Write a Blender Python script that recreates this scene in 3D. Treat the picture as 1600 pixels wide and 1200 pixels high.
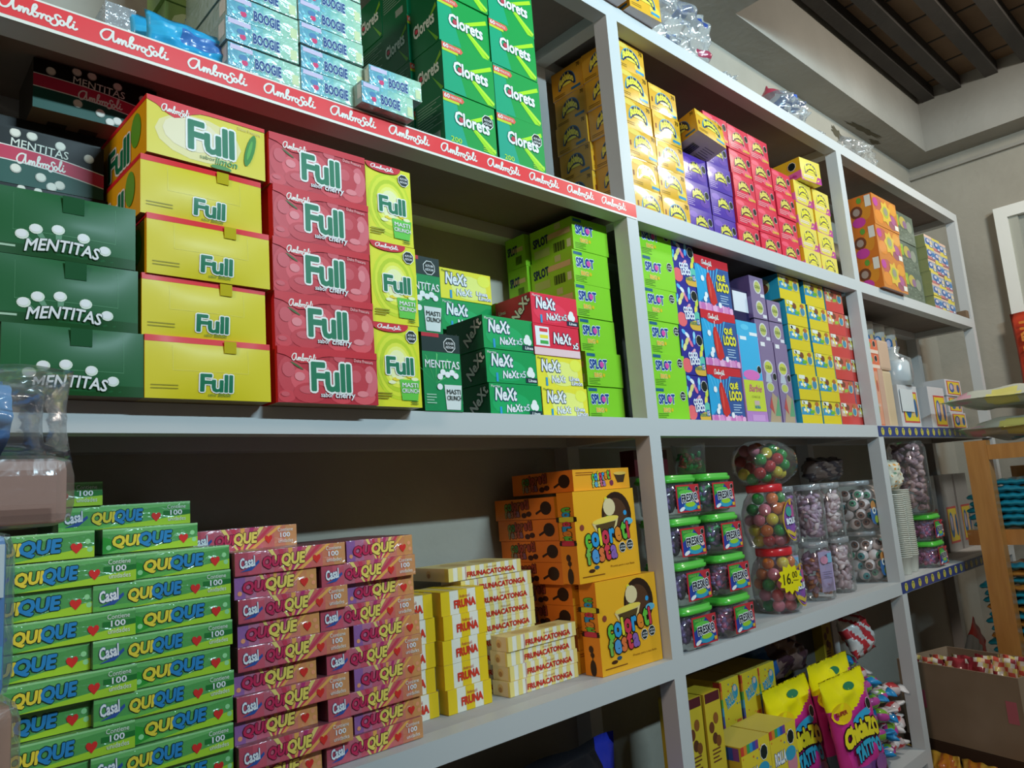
import bpy, bmesh, math, random
import numpy as np
from mathutils import Vector, Matrix
from mathutils.geometry import delaunay_2d_cdt
random.seed(7)
for _o in list(bpy.data.objects): bpy.data.objects.remove(_o)
SC = bpy.context.scene
COL = SC.collection

# ------------------------------------------------------------------ camera
ROWS = ((0.7322294179986865, -0.6769284800444817, -0.07488599549964474),
        (-0.049922397839543685, -0.16300745481156295, 0.9853610119493296),
        (0.6792259076413791, 0.7177718318383107, 0.15315274665581613))
RT, UP, FW = (Vector(r) for r in ROWS)
CAM = Vector((-1.659, -1.23, 1.45))
F = 1174.37
cd = bpy.data.cameras.new('camera'); cam = bpy.data.objects.new('camera', cd); COL.objects.link(cam)
cd.sensor_width = 36; cd.lens = F / 1600 * 36; cd.clip_start = 0.02; cd.clip_end = 60
cam.matrix_world = Matrix(((RT.x, UP.x, -FW.x, CAM.x), (RT.y, UP.y, -FW.y, CAM.y), (RT.z, UP.z, -FW.z, CAM.z), (0, 0, 0, 1)))
SC.camera = cam

# ------------------------------------------------------------------ light and exposure
SC.view_settings.view_transform = 'Standard'; SC.view_settings.look = 'None'
SC.view_settings.gamma = 1; SC.view_settings.use_curve_mapping = False
SC.view_settings.exposure = 0.15
W = bpy.data.worlds.new('shop_air'); SC.world = W; W.use_nodes = True
W.node_tree.nodes['Background'].inputs[0].default_value = (1.0, 0.90, 0.80, 1)
W.node_tree.nodes['Background'].inputs[1].default_value = 0.065

def area(name, loc, target, sx, sy, power, colour, spread=math.pi):
    l = bpy.data.lights.new(name, 'AREA'); l.shape = 'RECTANGLE'; l.size = sx; l.size_y = sy
    l.energy = power; l.color = colour; l.spread = spread
    o = bpy.data.objects.new(name, l); COL.objects.link(o); o.location = loc
    o.rotation_euler = (Vector(target) - Vector(loc)).to_track_quat('-Z', 'X').to_euler()
    return o
area('fluorescent_tube', (0.0, -3.4, 3.35), (0.0, 0.2, 4.1), 0.12, 1.2, 112, (0.62, 0.87, 1.0), 2.35)
area('ceiling_lamp', (2.35, -1.45, 3.6), (2.2, -.2, 1.8), 0.3, 0.3, 30, (1.0, 0.93, 0.82))
area('warm_fill', (-4.2, -1.6, 3.0), (0.5, 0.0, 1.6), 0.5, 0.5, 40, (1.0, 0.80, 0.68))  # added warm fill from out of view, brightens the left-facing post sides

# ------------------------------------------------------------------ helpers
def ray(px, py): return RT * ((px - 800) / F) - UP * ((py - 600) / F) + FW
def at(px, py, Y):
    d = ray(px, py); return CAM + d * ((Y - CAM.y) / d.y)
def atz(px, py, Z):
    d = ray(px, py); return CAM + d * ((Z - CAM.z) / d.z)
def lin(h):
    c = [int(h[i:i + 2], 16) / 255 for i in (0, 2, 4)]
    return [(x / 12.92 if x <= .04045 else ((x + .055) / 1.055) ** 2.4) for x in c]
GAIN = (1.3, 1.25, 1.15)
_m = {}
FIN = dict(card=(.46, .0, .05, .22), matte=(.85, 0, 0, .5), gloss=(.32, 0, .4, .1), wrap=(.38, 0, .9, .06), foil=(.3, .35, .5, .1), paint=(.5, 0, .15, .3))
def mat(h, fin='card', bump=0.0, scale=60):
    k = (h, fin, bump, scale)
    if k in _m: return _m[k]
    m = bpy.data.materials.new(f'{fin}_{h}'); m.use_nodes = True; _m[k] = m
    nt = m.node_tree; b = nt.nodes['Principled BSDF']
    r, me, co, cr = FIN[fin]
    b.inputs['Base Color'].default_value = [min(.86, x * g) for x, g in zip(lin(h), GAIN)] + [1]
    b.inputs['Metallic'].default_value = me; b.inputs['Specular IOR Level'].default_value = .24; b.inputs['Coat Weight'].default_value = co; b.inputs['Coat Roughness'].default_value = cr
    tc = nt.nodes.new('ShaderNodeTexCoord'); n = nt.nodes.new('ShaderNodeTexNoise'); n.inputs['Scale'].default_value = scale if bump else 9
    nt.links.new(tc.outputs['Object'], n.inputs['Vector'])
    mr = nt.nodes.new('ShaderNodeMapRange'); mr.inputs['To Min'].default_value = max(.05, r - .1); mr.inputs['To Max'].default_value = r + .1
    nt.links.new(n.outputs[0], mr.inputs[0]); nt.links.new(mr.outputs[0], b.inputs['Roughness'])
    if bump:
        bp = nt.nodes.new('ShaderNodeBump'); bp.inputs['Strength'].default_value = bump; bp.inputs['Distance'].default_value = .004
        nt.links.new(n.outputs[0], bp.inputs['Height'])
        for s in ('Normal', 'Coat Normal'): nt.links.new(bp.outputs[0], b.inputs[s])
    return m
def film_mat(name, tint=(1, 1, 1), amount=.12, rough=.12, scale=45, strength=.9, milky=0.0):
    """thin clear plastic: mostly see-through, glossy where it turns, a little milky"""
    m = bpy.data.materials.new(name); m.use_nodes = True; nt = m.node_tree; nt.nodes.clear()
    out = nt.nodes.new('ShaderNodeOutputMaterial'); mix = nt.nodes.new('ShaderNodeMixShader'); mx2 = nt.nodes.new('ShaderNodeMixShader')
    tr = nt.nodes.new('ShaderNodeBsdfTransparent'); tr.inputs[0].default_value = (*tint, 1)
    gl = nt.nodes.new('ShaderNodeBsdfGlossy'); gl.inputs['Roughness'].default_value = rough; gl.inputs['Color'].default_value = (.95, .98, 1, 1)
    df = nt.nodes.new('ShaderNodeBsdfDiffuse'); df.inputs[0].default_value = (.75, .78, .8, 1)
    tc = nt.nodes.new('ShaderNodeTexCoord'); n = nt.nodes.new('ShaderNodeTexNoise'); n.inputs['Scale'].default_value = scale; n.inputs['Detail'].default_value = 3
    n.inputs['Distortion'].default_value = 1.2
    nt.links.new(tc.outputs['Object'], n.inputs['Vector'])
    bp = nt.nodes.new('ShaderNodeBump'); bp.inputs['Strength'].default_value = strength; bp.inputs['Distance'].default_value = .006
    nt.links.new(n.outputs[0], bp.inputs['Height']); nt.links.new(bp.outputs[0], gl.inputs['Normal'])
    lw = nt.nodes.new('ShaderNodeLayerWeight'); lw.inputs[0].default_value = .25
    ma = nt.nodes.new('ShaderNodeMath'); ma.operation = 'MULTIPLY_ADD'; ma.inputs[1].default_value = .6; ma.inputs[2].default_value = amount; ma.use_clamp = True
    nt.links.new(lw.outputs['Fresnel'], ma.inputs[0]); nt.links.new(ma.outputs[0], mix.inputs[0])
    nt.links.new(tr.outputs[0], mx2.inputs[1]); nt.links.new(df.outputs[0], mx2.inputs[2]); mx2.inputs[0].default_value = milky
    nt.links.new(mx2.outputs[0], mix.inputs[1]); nt.links.new(gl.outputs[0], mix.inputs[2]); nt.links.new(mix.outputs[0], out.inputs[0])
    return m

# lettering -------------------------------------------------------------
_g = {}
def union(V, FS):
    """merge overlapping 2-D faces into one flat sheet without overlaps"""
    if not FS: return V, FS
    v, e, f, ov, oe, of = delaunay_2d_cdt([Vector(p) for p in V], [], FS, 0, 1e-5, False)
    P = np.array([tuple(p) for p in v]); T = [tuple(q) for q in f]; tv = np.array([q[:3] for q in T]); cen = P[tv].mean(axis=1)
    ok = np.zeros(len(T), bool); VV = np.array(V)
    for q in FS:                       # every input face is convex: keep the triangles whose middle lies in one of them
        c = VV[list(q)]; d = np.roll(c, -1, axis=0) - c
        lo, hi = c.min(axis=0), c.max(axis=0)
        idx = np.nonzero((cen[:, 0] >= lo[0]) & (cen[:, 0] <= hi[0]) & (cen[:, 1] >= lo[1]) & (cen[:, 1] <= hi[1]) & ~ok)[0]
        if not len(idx): continue
        r = cen[idx][:, None, :] - c[None]; cr = d[None, :, 0] * r[:, :, 1] - d[None, :, 1] * r[:, :, 0]
        ok[idx] = (cr >= -1e-9).all(axis=1) | (cr <= 1e-9).all(axis=1)
    return [tuple(p) for p in P], [q for q, o in zip(T, ok) if o]
def thicken(V, edges, t, k=6):
    """quads along the edges and small discs at their ends, half-width t"""
    OV, OF = [], []
    for a, b in edges:
        (x0, y0), (x1, y1) = V[a], V[b]; l = math.hypot(x1 - x0, y1 - y0)
        if l < 1e-7: continue
        nx, ny = -(y1 - y0) / l * t, (x1 - x0) / l * t; n = len(OV)
        OV += [(x0 - nx, y0 - ny), (x1 - nx, y1 - ny), (x1 + nx, y1 + ny), (x0 + nx, y0 + ny)]; OF.append((n, n + 1, n + 2, n + 3))
    for q in {i for e in edges for i in e}:
        n = len(OV); OV += [(V[q][0] + t * math.cos(2 * math.pi * (i + .5) / k), V[q][1] + t * math.sin(2 * math.pi * (i + .5) / k)) for i in range(k)]; OF.append(tuple(range(n, n + k)))
    return OV, OF
def glyphs(s, off=0.0, sh=0.0, spacing=1.0):
    k = (s, round(off, 4), sh, spacing)
    if k in _g: return _g[k]
    c = bpy.data.curves.new('lettering', 'FONT'); c.body = s; c.shear = sh; c.resolution_u = 2; c.fill_mode = "FRONT"; c.space_character = spacing
    o = bpy.data.objects.new('lettering', c); me = o.to_mesh()
    v = [(p.co.x, p.co.y) for p in me.vertices]; f = [tuple(p.vertices) for p in me.polygons]
    o.to_mesh_clear(); bpy.data.objects.remove(o); bpy.data.curves.remove(c)
    x0 = min(p[0] for p in v); x1 = max(p[0] for p in v); y0 = min(p[1] for p in v); y1 = max(p[1] for p in v)
    if off > 0:
        cnt = {}
        for q in f:
            for a, b in zip(q, q[1:] + q[:1]): cnt[(min(a, b), max(a, b))] = cnt.get((min(a, b), max(a, b)), 0) + 1
        ov, of = thicken(v, [e for e, m in cnt.items() if m == 1], off); n = len(v)
        v, f = union(v + ov, f + [tuple(i + n for i in q) for q in of])
    _g[k] = (v, f, x0, y0, x1 - x0, y1 - y0)
    return _g[k]
_pen = {}
def pen_shape(width):
    if width not in _pen:
        V, FS = [], []
        for st in SCRIPT:
            P = smooth(st, 4) if len(st) > 2 else list(st)
            ov, of = thicken(P, [(i, i + 1) for i in range(len(P) - 1)], width / 2); n = len(V)
            V += ov; FS += [tuple(i + n for i in q) for q in of]
        _pen[width] = union(V, FS)
    return _pen[width]
def smooth(pts, n=6):
    out = []
    P = [pts[0]] + list(pts) + [pts[-1]]
    for i in range(1, len(P) - 2):
        a, b, c, d = P[i - 1], P[i], P[i + 1], P[i + 2]
        for j in range(n):
            t = j / n
            out.append(tuple(.5 * (2 * b[k] + (c[k] - a[k]) * t + (2 * a[k] - 5 * b[k] + 4 * c[k] - d[k]) * t * t + (3 * b[k] - a[k] - 3 * c[k] + d[k]) * t ** 3) for k in (0, 1)))
    out.append(pts[-1]); return out
SCRIPT = [  # one-line script word, drawn as pen strokes
    [(1.0, .92), (.75, 1.08), (.35, .95), (.08, .5), (.25, .08), (.6, .12), (.88, .6), (1.0, 1.05), (.98, .5), (1.05, .1), (1.3, .3), (1.4, .52), (1.36, .08)],
    [(1.4, .1), (1.52, .48), (1.66, .45), (1.64, .08)], [(1.66, .12), (1.8, .48), (1.95, .44), (1.92, .12), (2.08, .08), (2.3, .5), (2.5, .95), (2.42, 1.12), (2.28, .9), (2.22, .3), (2.34, .04), (2.55, .14), (2.56, .4), (2.4, .42)],
    [(2.56, .36), (2.78, .46), (2.84, .3), (2.8, .06)], [(2.84, .25), (2.98, .48), (3.14, .4)],
    [(3.45, .25), (3.36, .46), (3.18, .4), (3.12, .2), (3.22, .04), (3.4, .08), (3.45, .25), (3.6, .4)],
    [(4.1, .72), (3.92, .84), (3.74, .72), (3.78, .48), (3.92, .24), (3.86, -.08), (3.62, -.2), (3.44, -.08)],
    [(4.36, .25), (4.27, .46), (4.1, .4), (4.04, .2), (4.14, .04), (4.3, .08), (4.36, .25), (4.5, .32)],
    [(4.46, .2), (4.74, .7), (4.84, 1.04), (4.72, 1.06), (4.62, .7), (4.58, .2), (4.7, .04), (4.86, .2)],
    [(4.98, .46), (4.94, .14), (5.08, .04), (5.24, .16)], [(5.02, .66), (5.06, .7)]]

class Fr:
    def __init__(s, o, u, v, W, H):
        s.o, s.u, s.v, s.W, s.H = Vector(o), Vector(u), Vector(v), W, H; s.n = s.u.cross(s.v)
class Art:
    """a solid with printed faces: everything goes into one mesh"""
    def __init__(s, fin='card'):
        s.bm = bmesh.new(); s.mats = []; s.fin = fin; s.bump = 0.0; s.scale = 60; s.cnt = 0; s.grid = 0
    def mi(s, h, fin=None):
        m = h if isinstance(h, bpy.types.Material) else mat(h, fin or s.fin, s.bump, s.scale)
        if m not in s.mats: s.mats.append(m)
        return s.mats.index(m)
    def box(s, w, d, h, hexc, sides={}, grid=0, o=(0, 0, 0)):
        x, y, z = o
        s.w, s.d, s.h, s.grid = w, d, h, grid
        s.F = Fr((x, y, z), (1, 0, 0), (0, 0, 1), w, h); s.L = Fr((x, y + d, z), (0, -1, 0), (0, 0, 1), d, h)
        s.R = Fr((x + w, y, z), (0, 1, 0), (0, 0, 1), d, h); s.T = Fr((x, y, z + h), (1, 0, 0), (0, 1, 0), w, d)
        s.B = Fr((x, y + d, z), (1, 0, 0), (0, -1, 0), w, d); s.K = Fr((x + w, y + d, z), (-1, 0, 0), (0, 0, 1), w, h)
        for k, f in dict(F=s.F, L=s.L, R=s.R, T=s.T, B=s.B, K=s.K).items():
            n = grid if k in 'FT' else 1
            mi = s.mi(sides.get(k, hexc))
            vs = [[s.bm.verts.new(f.o + f.u * (f.W * i / max(n, 1)) + f.v * (f.H * j / max(n, 1))) for i in range(max(n, 1) + 1)] for j in range(max(n, 1) + 1)]
            for j in range(max(n, 1)):
                for i in range(max(n, 1)):
                    q = s.bm.faces.new((vs[j][i], vs[j][i + 1], vs[j + 1][i + 1], vs[j + 1][i])); q.material_index = mi
        if not grid: bmesh.ops.remove_doubles(s.bm, verts=s.bm.verts, dist=1e-5)
        return s
    def _p(s, f, x, y, lay): return f.o + f.u * x + f.v * y + f.n * (.0003 + .0003 * lay + .00001 * (s.cnt % 28))
    def poly(s, f, pts, h, lay=0):
        s.cnt += 1; vs = [s.bm.verts.new(s._p(f, x * f.W, y * f.H, lay)) for x, y in pts]
        q = s.bm.faces.new(vs); q.material_index = s.mi(h)
    def rect(s, f, x0, y0, x1, y1, h, lay=0):
        if not s.grid or f is not s.F: return s.poly(f, ((x0, y0), (x1, y0), (x1, y1), (x0, y1)), h, lay)
        nx, ny = max(1, round((x1 - x0) * 14)), max(1, round((y1 - y0) * 8)); s.cnt += 1; mi = s.mi(h)   # follows a bulged front
        V = [[s.bm.verts.new(s._p(f, (x0 + (x1 - x0) * i / nx) * f.W, (y0 + (y1 - y0) * j / ny) * f.H, lay)) for i in range(nx + 1)] for j in range(ny + 1)]
        for j in range(ny):
            for i in range(nx): s.bm.faces.new((V[j][i], V[j][i + 1], V[j + 1][i + 1], V[j + 1][i])).material_index = mi
    def ell(s, f, cx, cy, rx, ry, h, lay=0, n=14, rot=0.0, a0=0.0, a1=None):
        pts = []
        c, q = math.cos(rot), math.sin(rot)
        full = a1 is None; a1 = a0 + 2 * math.pi if full else a1
        for i in range(n if full else n + 1):
            a = a0 + (a1 - a0) * i / n; x, y = rx * math.cos(a) * f.W, ry * math.sin(a) * f.H
            pts.append((min(1, max(0, cx + (x * c - y * q) / f.W)), min(1, max(0, cy + (x * q + y * c) / f.H))))
        s.poly(f, [p for k, p in enumerate(pts) if k == 0 or math.dist(p, pts[k - 1]) > 1e-6], h, lay)
    def oval(s, f, cx, cy, r, h, lay=0, n=14, k=1.0):  # r in fraction of the face height, round on the face
        s.ell(f, cx, cy, r * k * f.H / f.W, r, h, lay, n)
    def octo(s, f, cx, cy, r, lay=2, txt=True):
        for rr, hh, l in ((r, 'd8dcdc', lay), (r * .9, '14201e', lay + 1)):
            s.poly(f, [(cx + rr * f.H / f.W * math.cos(math.pi / 8 + math.pi / 4 * i), cy + rr * math.sin(math.pi / 8 + math.pi / 4 * i)) for i in range(8)], hh, l)
        if txt:
            rw = r * f.H / f.W
            s.text(f, 'ALTO EN', cx - rw * .62, cy + r * .08, r * .3, 'e0e4e4', w=rw * 1.24, off=.02, lay=lay + 2)
            s.text(f, 'AZÚCAR', cx - rw * .66, cy - r * .42, r * .36, 'e0e4e4', w=rw * 1.32, off=.02, lay=lay + 2)
    def text(s, f, t, x, y, hh, h, w=None, off=.0, sh=0.0, ol=None, lay=3, arc=0.0, rot=0.0, sp=1.0, aspect=None):
        """letters with their lower edge at x,y (fractions of the face), hh high, w wide; ol = (colour, extra) outline"""
        jobs = ([(ol[0], off + ol[1], lay)] if ol else []) + [(h, off, lay + 1)]
        for cc, oo, l in jobs:
            v, fs, x0, y0, gw, gh = glyphs(t, oo, sh, sp)
            sy = hh * f.H / gh; sx = (w * f.W / gw) if w else sy * (aspect or 1)
            s.cnt += 1; mi = s.mi(cc); vs = []; cr, sr = math.cos(rot), math.sin(rot)
            for a, b in v:
                X, Yy = (a - x0) * sx, (b - y0) * sy
                if arc: Yy += arc * f.H * (1 - ((X / (gw * sx)) * 2 - 1) ** 2)
                vs.append(s.bm.verts.new(s._p(f, x * f.W + X * cr - Yy * sr, y * f.H + X * sr + Yy * cr, l)))
            for q in fs:
                try: s.bm.faces.new([vs[i] for i in q]).material_index = mi
                except ValueError: pass
    def pen(s, f, x, y, hh, w, h, lay=3, width=.13, ext=(5.25, 1.1)):
        sx, sy = w * f.W / ext[0], hh * f.H / ext[1]; mi = s.mi(h); v, fs = pen_shape(width); s.cnt += 1
        vs = [s.bm.verts.new(s._p(f, x * f.W + a * sx, y * f.H + b * sy, lay)) for a, b in v]
        for q in fs: s.bm.faces.new([vs[i] for i in q]).material_index = mi
    def lines(s, f, x, y, w, n, dy, h, lay=2, th=.012):
        for i in range(n): s.rect(f, x, y - i * dy, x + w * (1 - .25 * (i % 3 == 2)), y - i * dy + th, h, lay)
    def done(s, name, bulge=0.0, warp=None, smooth_=False):
        if bulge:
            for v in s.bm.verts:
                if v.co.y < .004:
                    for q in v.link_faces: q.smooth = True
                    u, t = min(1, max(0, v.co.x / s.w)), min(1, max(0, v.co.z / s.h))
                    v.co.y -= bulge * math.sin(math.pi * u) * math.sin(math.pi * t) ** .8
        if warp:
            for v in s.bm.verts: v.co = warp(v.co)
        me = bpy.data.meshes.new(name); s.bm.to_mesh(me); s.bm.free()
        for m in s.mats: me.materials.append(m)
        if smooth_:
            for p in me.polygons: p.use_smooth = True
        return me
def simple(name, w, d, h, colour, fin='card', bev=.0):
    bm = bmesh.new(); bmesh.ops.create_cube(bm, size=1)
    for v in bm.verts: v.co = Vector(((v.co.x + .5) * w, (v.co.y + .5) * d, (v.co.z + .5) * h))
    if bev: bmesh.ops.bevel(bm, geom=bm.edges[:], offset=bev, segments=2, affect='EDGES', profile=.6)
    me = bpy.data.meshes.new(name); bm.to_mesh(me); bm.free()
    me.materials.append(colour if isinstance(colour, bpy.types.Material) else mat(colour, fin)); return me

# objects ---------------------------------------------------------------
USED = {}
def put(name, me, loc, label=None, cat=None, group=None, rz=0.0, parts=(), kind=None, rx=0.0, ry=0.0):
    o = bpy.data.objects.new(name, me); COL.objects.link(o); o.location = loc; o.rotation_euler = (rx, ry, rz)
    if label:
        USED.setdefault(label, []).append(o.name)
        o['label'] = label; o['category'] = cat
    if group: o['group'] = group
    if kind: o['kind'] = kind
    for p in parts:
        part(o, *p)
    return o
def part(o, name, me, loc=(0, 0, 0), label=None, rz=0.0, kind=None):
    c = bpy.data.objects.new(name, me); COL.objects.link(c); c.parent = o; c.location = loc; c.rotation_euler = (0, 0, rz)
    if label: c['label'] = label
    if kind: c['kind'] = kind
    return c
def struct(name, me, loc=(0, 0, 0)):
    o = bpy.data.objects.new(name, me); COL.objects.link(o); o.location = loc; o['kind'] = 'structure'; return o
NTH = ['', '', 'second', 'third', 'fourth', 'fifth', 'sixth', 'seventh', 'eighth']
def ordn(i, n):
    if n == 1: return ''
    if i == 0: return 'lowest '
    if i == n - 1: return 'topmost '
    if i < n / 2: return NTH[i + 1] + ' lowest '
    return NTH[n - i] + ' highest '
def stack(name, me, n, x, y, z, h, desc, where, cat, group, parts=(), jx=.004, jy=.003, jr=.006, dx=None, first=0, total=None, pick=None):
    """n things one on another, each an object of its own"""
    r = []
    for i in range(n):
        m = pick(i) if pick else me
        o = put(name, m, (x + random.uniform(-jx, jx) + (dx[i] if dx else 0), y + random.uniform(-jy, jy), z + i * h), ordn(i + first, total or n) + desc + ' ' + where, cat, group,
                rz=random.uniform(-jr, jr), parts=parts)
        r.append(o)
    return r

Z_T, Z_M, Z_C, Z_L, Z_B = 2.8943, 2.2653, 1.6435, 1.014, 0.384   # shelf tops
BH = .048                                                         # beam height
YB = .36                                                          # back wall

# ------------------------------------------------------------------ room
def slab(name, lo, hi, m):
    bm = bmesh.new(); bmesh.ops.create_cube(bm, size=1)
    for v in bm.verts: v.co = Vector([lo[i] + (v.co[i] + .5) * (hi[i] - lo[i]) for i in range(3)])
    me = bpy.data.meshes.new(name); bm.to_mesh(me); bm.free(); me.materials.append(m); return me
def plaster(name, a, b, stains=0.0):
    m = bpy.data.materials.new(name); m.use_nodes = True; nt = m.node_tree; bs = nt.nodes['Principled BSDF']; bs.inputs['Roughness'].default_value = .85
    tc = nt.nodes.new('ShaderNodeTexCoord'); n = nt.nodes.new('ShaderNodeTexNoise'); n.inputs['Scale'].default_value = 1.7; n.inputs['Detail'].default_value = 6
    nt.links.new(tc.outputs['Object'], n.inputs['Vector'])
    cr = nt.nodes.new('ShaderNodeValToRGB'); cr.color_ramp.elements[0].position = .35; cr.color_ramp.elements[1].position = .7
    cr.color_ramp.elements[0].color = (*a, 1); cr.color_ramp.elements[1].color = (*b, 1)
    nt.links.new(n.outputs[0], cr.inputs[0]); last = cr.outputs[0]
    if stains:
        n2 = nt.nodes.new('ShaderNodeTexNoise'); n2.inputs['Scale'].default_value = 7; n2.inputs['Detail'].default_value = 8; n2.inputs['Roughness'].default_value = .75
        nt.links.new(tc.outputs['Object'], n2.inputs['Vector'])
        c2 = nt.nodes.new('ShaderNodeValToRGB'); c2.color_ramp.elements[0].position = .66; c2.color_ramp.elements[1].position = .72
        nt.links.new(n2.outputs[0], c2.inputs[0])
        mx = nt.nodes.new('ShaderNodeMix'); mx.data_type = 'RGBA'; mx.inputs[7].default_value = (.09, .085, .07, 1)
        mu = nt.nodes.new('ShaderNodeMath'); mu.operation = 'MULTIPLY'; mu.inputs[1].default_value = stains; nt.links.new(c2.outputs[0], mu.inputs[0])
        nt.links.new(mu.outputs[0], mx.inputs[0]); nt.links.new(last, mx.inputs[6]); last = mx.outputs[2]
    nt.links.new(last, bs.inputs['Base Color'])
    bp = nt.nodes.new('ShaderNodeBump'); bp.inputs['Strength'].default_value = .25; bp.inputs['Distance'].default_value = .01
    n3 = nt.nodes.new('ShaderNodeTexNoise'); n3.inputs['Scale'].default_value = 25; nt.links.new(tc.outputs['Object'], n3.inputs['Vector'])
    nt.links.new(n3.outputs[0], bp.inputs['Height']); nt.links.new(bp.outputs[0], bs.inputs['Normal'])
    return m
WALLM = plaster('plaster_wall', (.34, .315, .26), (.43, .40, .335), .12)
BEAMM = plaster('plaster_beam', (.29, .275, .24), (.36, .34, .30), .05)
CONC = plaster('concrete_floor', (.22, .20, .18), (.30, .28, .25))
BRICK = plaster('ceiling_brick', (.16, .095, .05), (.25, .155, .085))
JOIST = plaster('dark_timber', (.035, .030, .026), (.065, .056, .048))
struct('floor', slab('floor', (-3.4, -6.4, -.1), (3.8, YB + .1, 0), CONC))
struct('wall_back', slab('wall_back', (-3.4, YB, 0), (3.8, YB + .1, 4.0), WALLM))
struct('wall_right', slab('wall_right', (3.668, -6.4, 0), (3.8, YB, 4.0), WALLM))
struct('trim_1', slab('trim_1', (1.17, .185, 3.449), (3.46, YB, 3.85), BEAMM))        # ring beam along the back wall
struct('trim_2', slab('trim_2', (3.46, -6.4, 3.449), (3.668, YB, 3.85), BEAMM))      # ring beam along the end wall
struct('trim_3', slab('trim_3', (.80, -6.4, 3.449), (1.17, YB, 3.85), BEAMM))        # cross beam
struct('trim_4', slab('trim_4', (3.64, -6.4, 3.36), (3.668, YB, 3.38), BEAMM))       # thin moulding under the beam
# patches where the paint has flaked off under the ring beam
bm = bmesh.new()
for cx, cz, rx, rz_, sd, on in ((2.56, 3.37, .10, .035, 3, 0), (2.78, 3.30, .11, .045, 5, 0), (3.05, 3.20, .08, .03, 8, 0), (2.80, .302, .24, .020, 9, 1), (3.02, .330, .07, .018, 4, 1)):
    rr = random.Random(sd); pts = []
    for i in range(30):
        a = 2 * math.pi * i / 30; k = rr.uniform(.6, 1.15); dx, dz = rx * k * math.cos(a), rz_ * k * math.sin(a)
        pts.append(bm.verts.new((cx + dx, YB - .0015, cz + dz - .2 * dx) if not on else (cx + dx, cz + dz - .08 * dx, 3.4475)))
    bm.faces.new(pts)
me = bpy.data.meshes.new('flaked_paint'); bm.to_mesh(me); bm.free(); me.materials.append(mat('504c40', 'matte')); struct('trim_5', me)
struct('ceiling', slab('ceiling', (-3.4, -6.4, 3.85), (3.8, YB, 3.95), BRICK))
jm = bmesh.new()
k = 0
for y in [.12, -.035, -.235, -.43, -.63] + [-.83 - .2 * i for i in range(26)]:
    k += 1
    struct(f'trim_{k + 5}', slab('ceiling_joist', (-3.4, y - .035, 3.77), (3.46, y + .035, 3.85), JOIST))
# gaps between the bricks
for x in [1.4 + .3 * i for i in range(7)]:
    for yy, s in ((-.13, 0), (-.33, .12), (-.53, .05), (.04, .17)):
        bmesh.ops.create_cube(jm, size=1, matrix=Matrix.Translation((x + s, yy, 3.849)) @ Matrix.Diagonal((.012, .13, .006, 1)))
me = bpy.data.meshes.new('brick_joints'); jm.to_mesh(me); jm.free(); me.materials.append(JOIST); struct('trim_40', me)
# door in the end wall
WHITE = mat('dcdeda', 'paint'); 
dr = struct('door_1', slab('door_1', (3.655, -1.0, 0), (3.675, -.2, 2.93), mat('8a8f8c', 'paint')))
part(dr, 'door_frame', slab('door_frame', (3.61, -.15, 0), (3.668, -.083, 3.0), WHITE))
part(dr, 'door_frame', slab('door_frame', (3.61, -1.1, 2.93), (3.668, -.15, 3.0), WHITE))
part(dr, 'door_stop', slab('door_stop', (3.63, -.2, 0), (3.668, -.15, 2.93), mat('9a9d98', 'paint')))

# ------------------------------------------------------------------ shelving unit
SHP = bpy.data.materials.new('shelf_paint'); SHP.use_nodes = True
nt = SHP.node_tree; bs = nt.nodes['Principled BSDF']; bs.inputs['Roughness'].default_value = .45
tc = nt.nodes.new('ShaderNodeTexCoord'); n1 = nt.nodes.new('ShaderNodeTexNoise'); n1.inputs['Scale'].default_value = 14; n1.inputs['Detail'].default_value = 8; n1.inputs['Roughness'].default_value = .8
nt.links.new(tc.outputs['Object'], n1.inputs['Vector'])
cr = nt.nodes.new('ShaderNodeValToRGB'); cr.color_ramp.elements[0].position = .26; cr.color_ramp.elements[0].color = (.16, .16, .15, 1)
cr.color_ramp.elements[1].position = .31; cr.color_ramp.elements[1].color = (.56, .57, .56, 1)
nt.links.new(n1.outputs[0], cr.inputs[0]); nt.links.new(cr.outputs[0], bs.inputs['Base Color'])
BOARD = plaster('board_paint', (.44, .43, .42), (.54, .53, .52))
UNDER = plaster('board_underside', (.17, .13, .11), (.25, .20, .16))
P = [(-1.5465, -1.4965), (0, .05), (1.5465, 1.5965), (3.104, 3.154)]
unit = bpy.data.objects.new('shelving_unit', None); COL.objects.link(unit)
unit['label'] = 'tall grey painted wooden shelving unit covering the whole back wall'; unit['category'] = 'shelf'
def upart(name, lo, hi, m=SHP, label=None):
    me = slab(name, lo, hi, m)
    if name == 'board':                       # brown on the underside, grey on every other face
        me.materials.append(UNDER)
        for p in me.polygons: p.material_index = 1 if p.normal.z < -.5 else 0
    return part(unit, name, me, (0, 0, 0), label)
for a, b in P:
    top = Z_T
    upart('post', (a, 0, 0), (b, .0485, top))
    upart('rear_post', (a, .305, 0), (b, .3595, top))
for zt in (Z_T, Z_M, Z_C, Z_L, Z_B):
    for j in range(3):
        if zt == Z_B and j == 2: continue
        x0, x1 = P[j][1], P[j + 1][0]
        upart('beam', (x0, 0, zt - BH), (x1, .0485, zt))
        upart('rear_beam', (x0, .305, zt - BH), (x1, .3595, zt))
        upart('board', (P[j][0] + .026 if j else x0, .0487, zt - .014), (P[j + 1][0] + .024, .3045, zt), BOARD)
    for j, (a, b) in enumerate(P):
        if zt == Z_B and j == 3: continue
        upart('side_rail', (a, .0487, zt - BH - .0), (b, .3045, zt - .0145))
upart('beam', (-2.6, 0, Z_M - BH), (P[0][0], .0485, Z_M)); upart('beam', (-2.6, 0, Z_T - BH), (P[0][0], .0485, Z_T))
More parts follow.
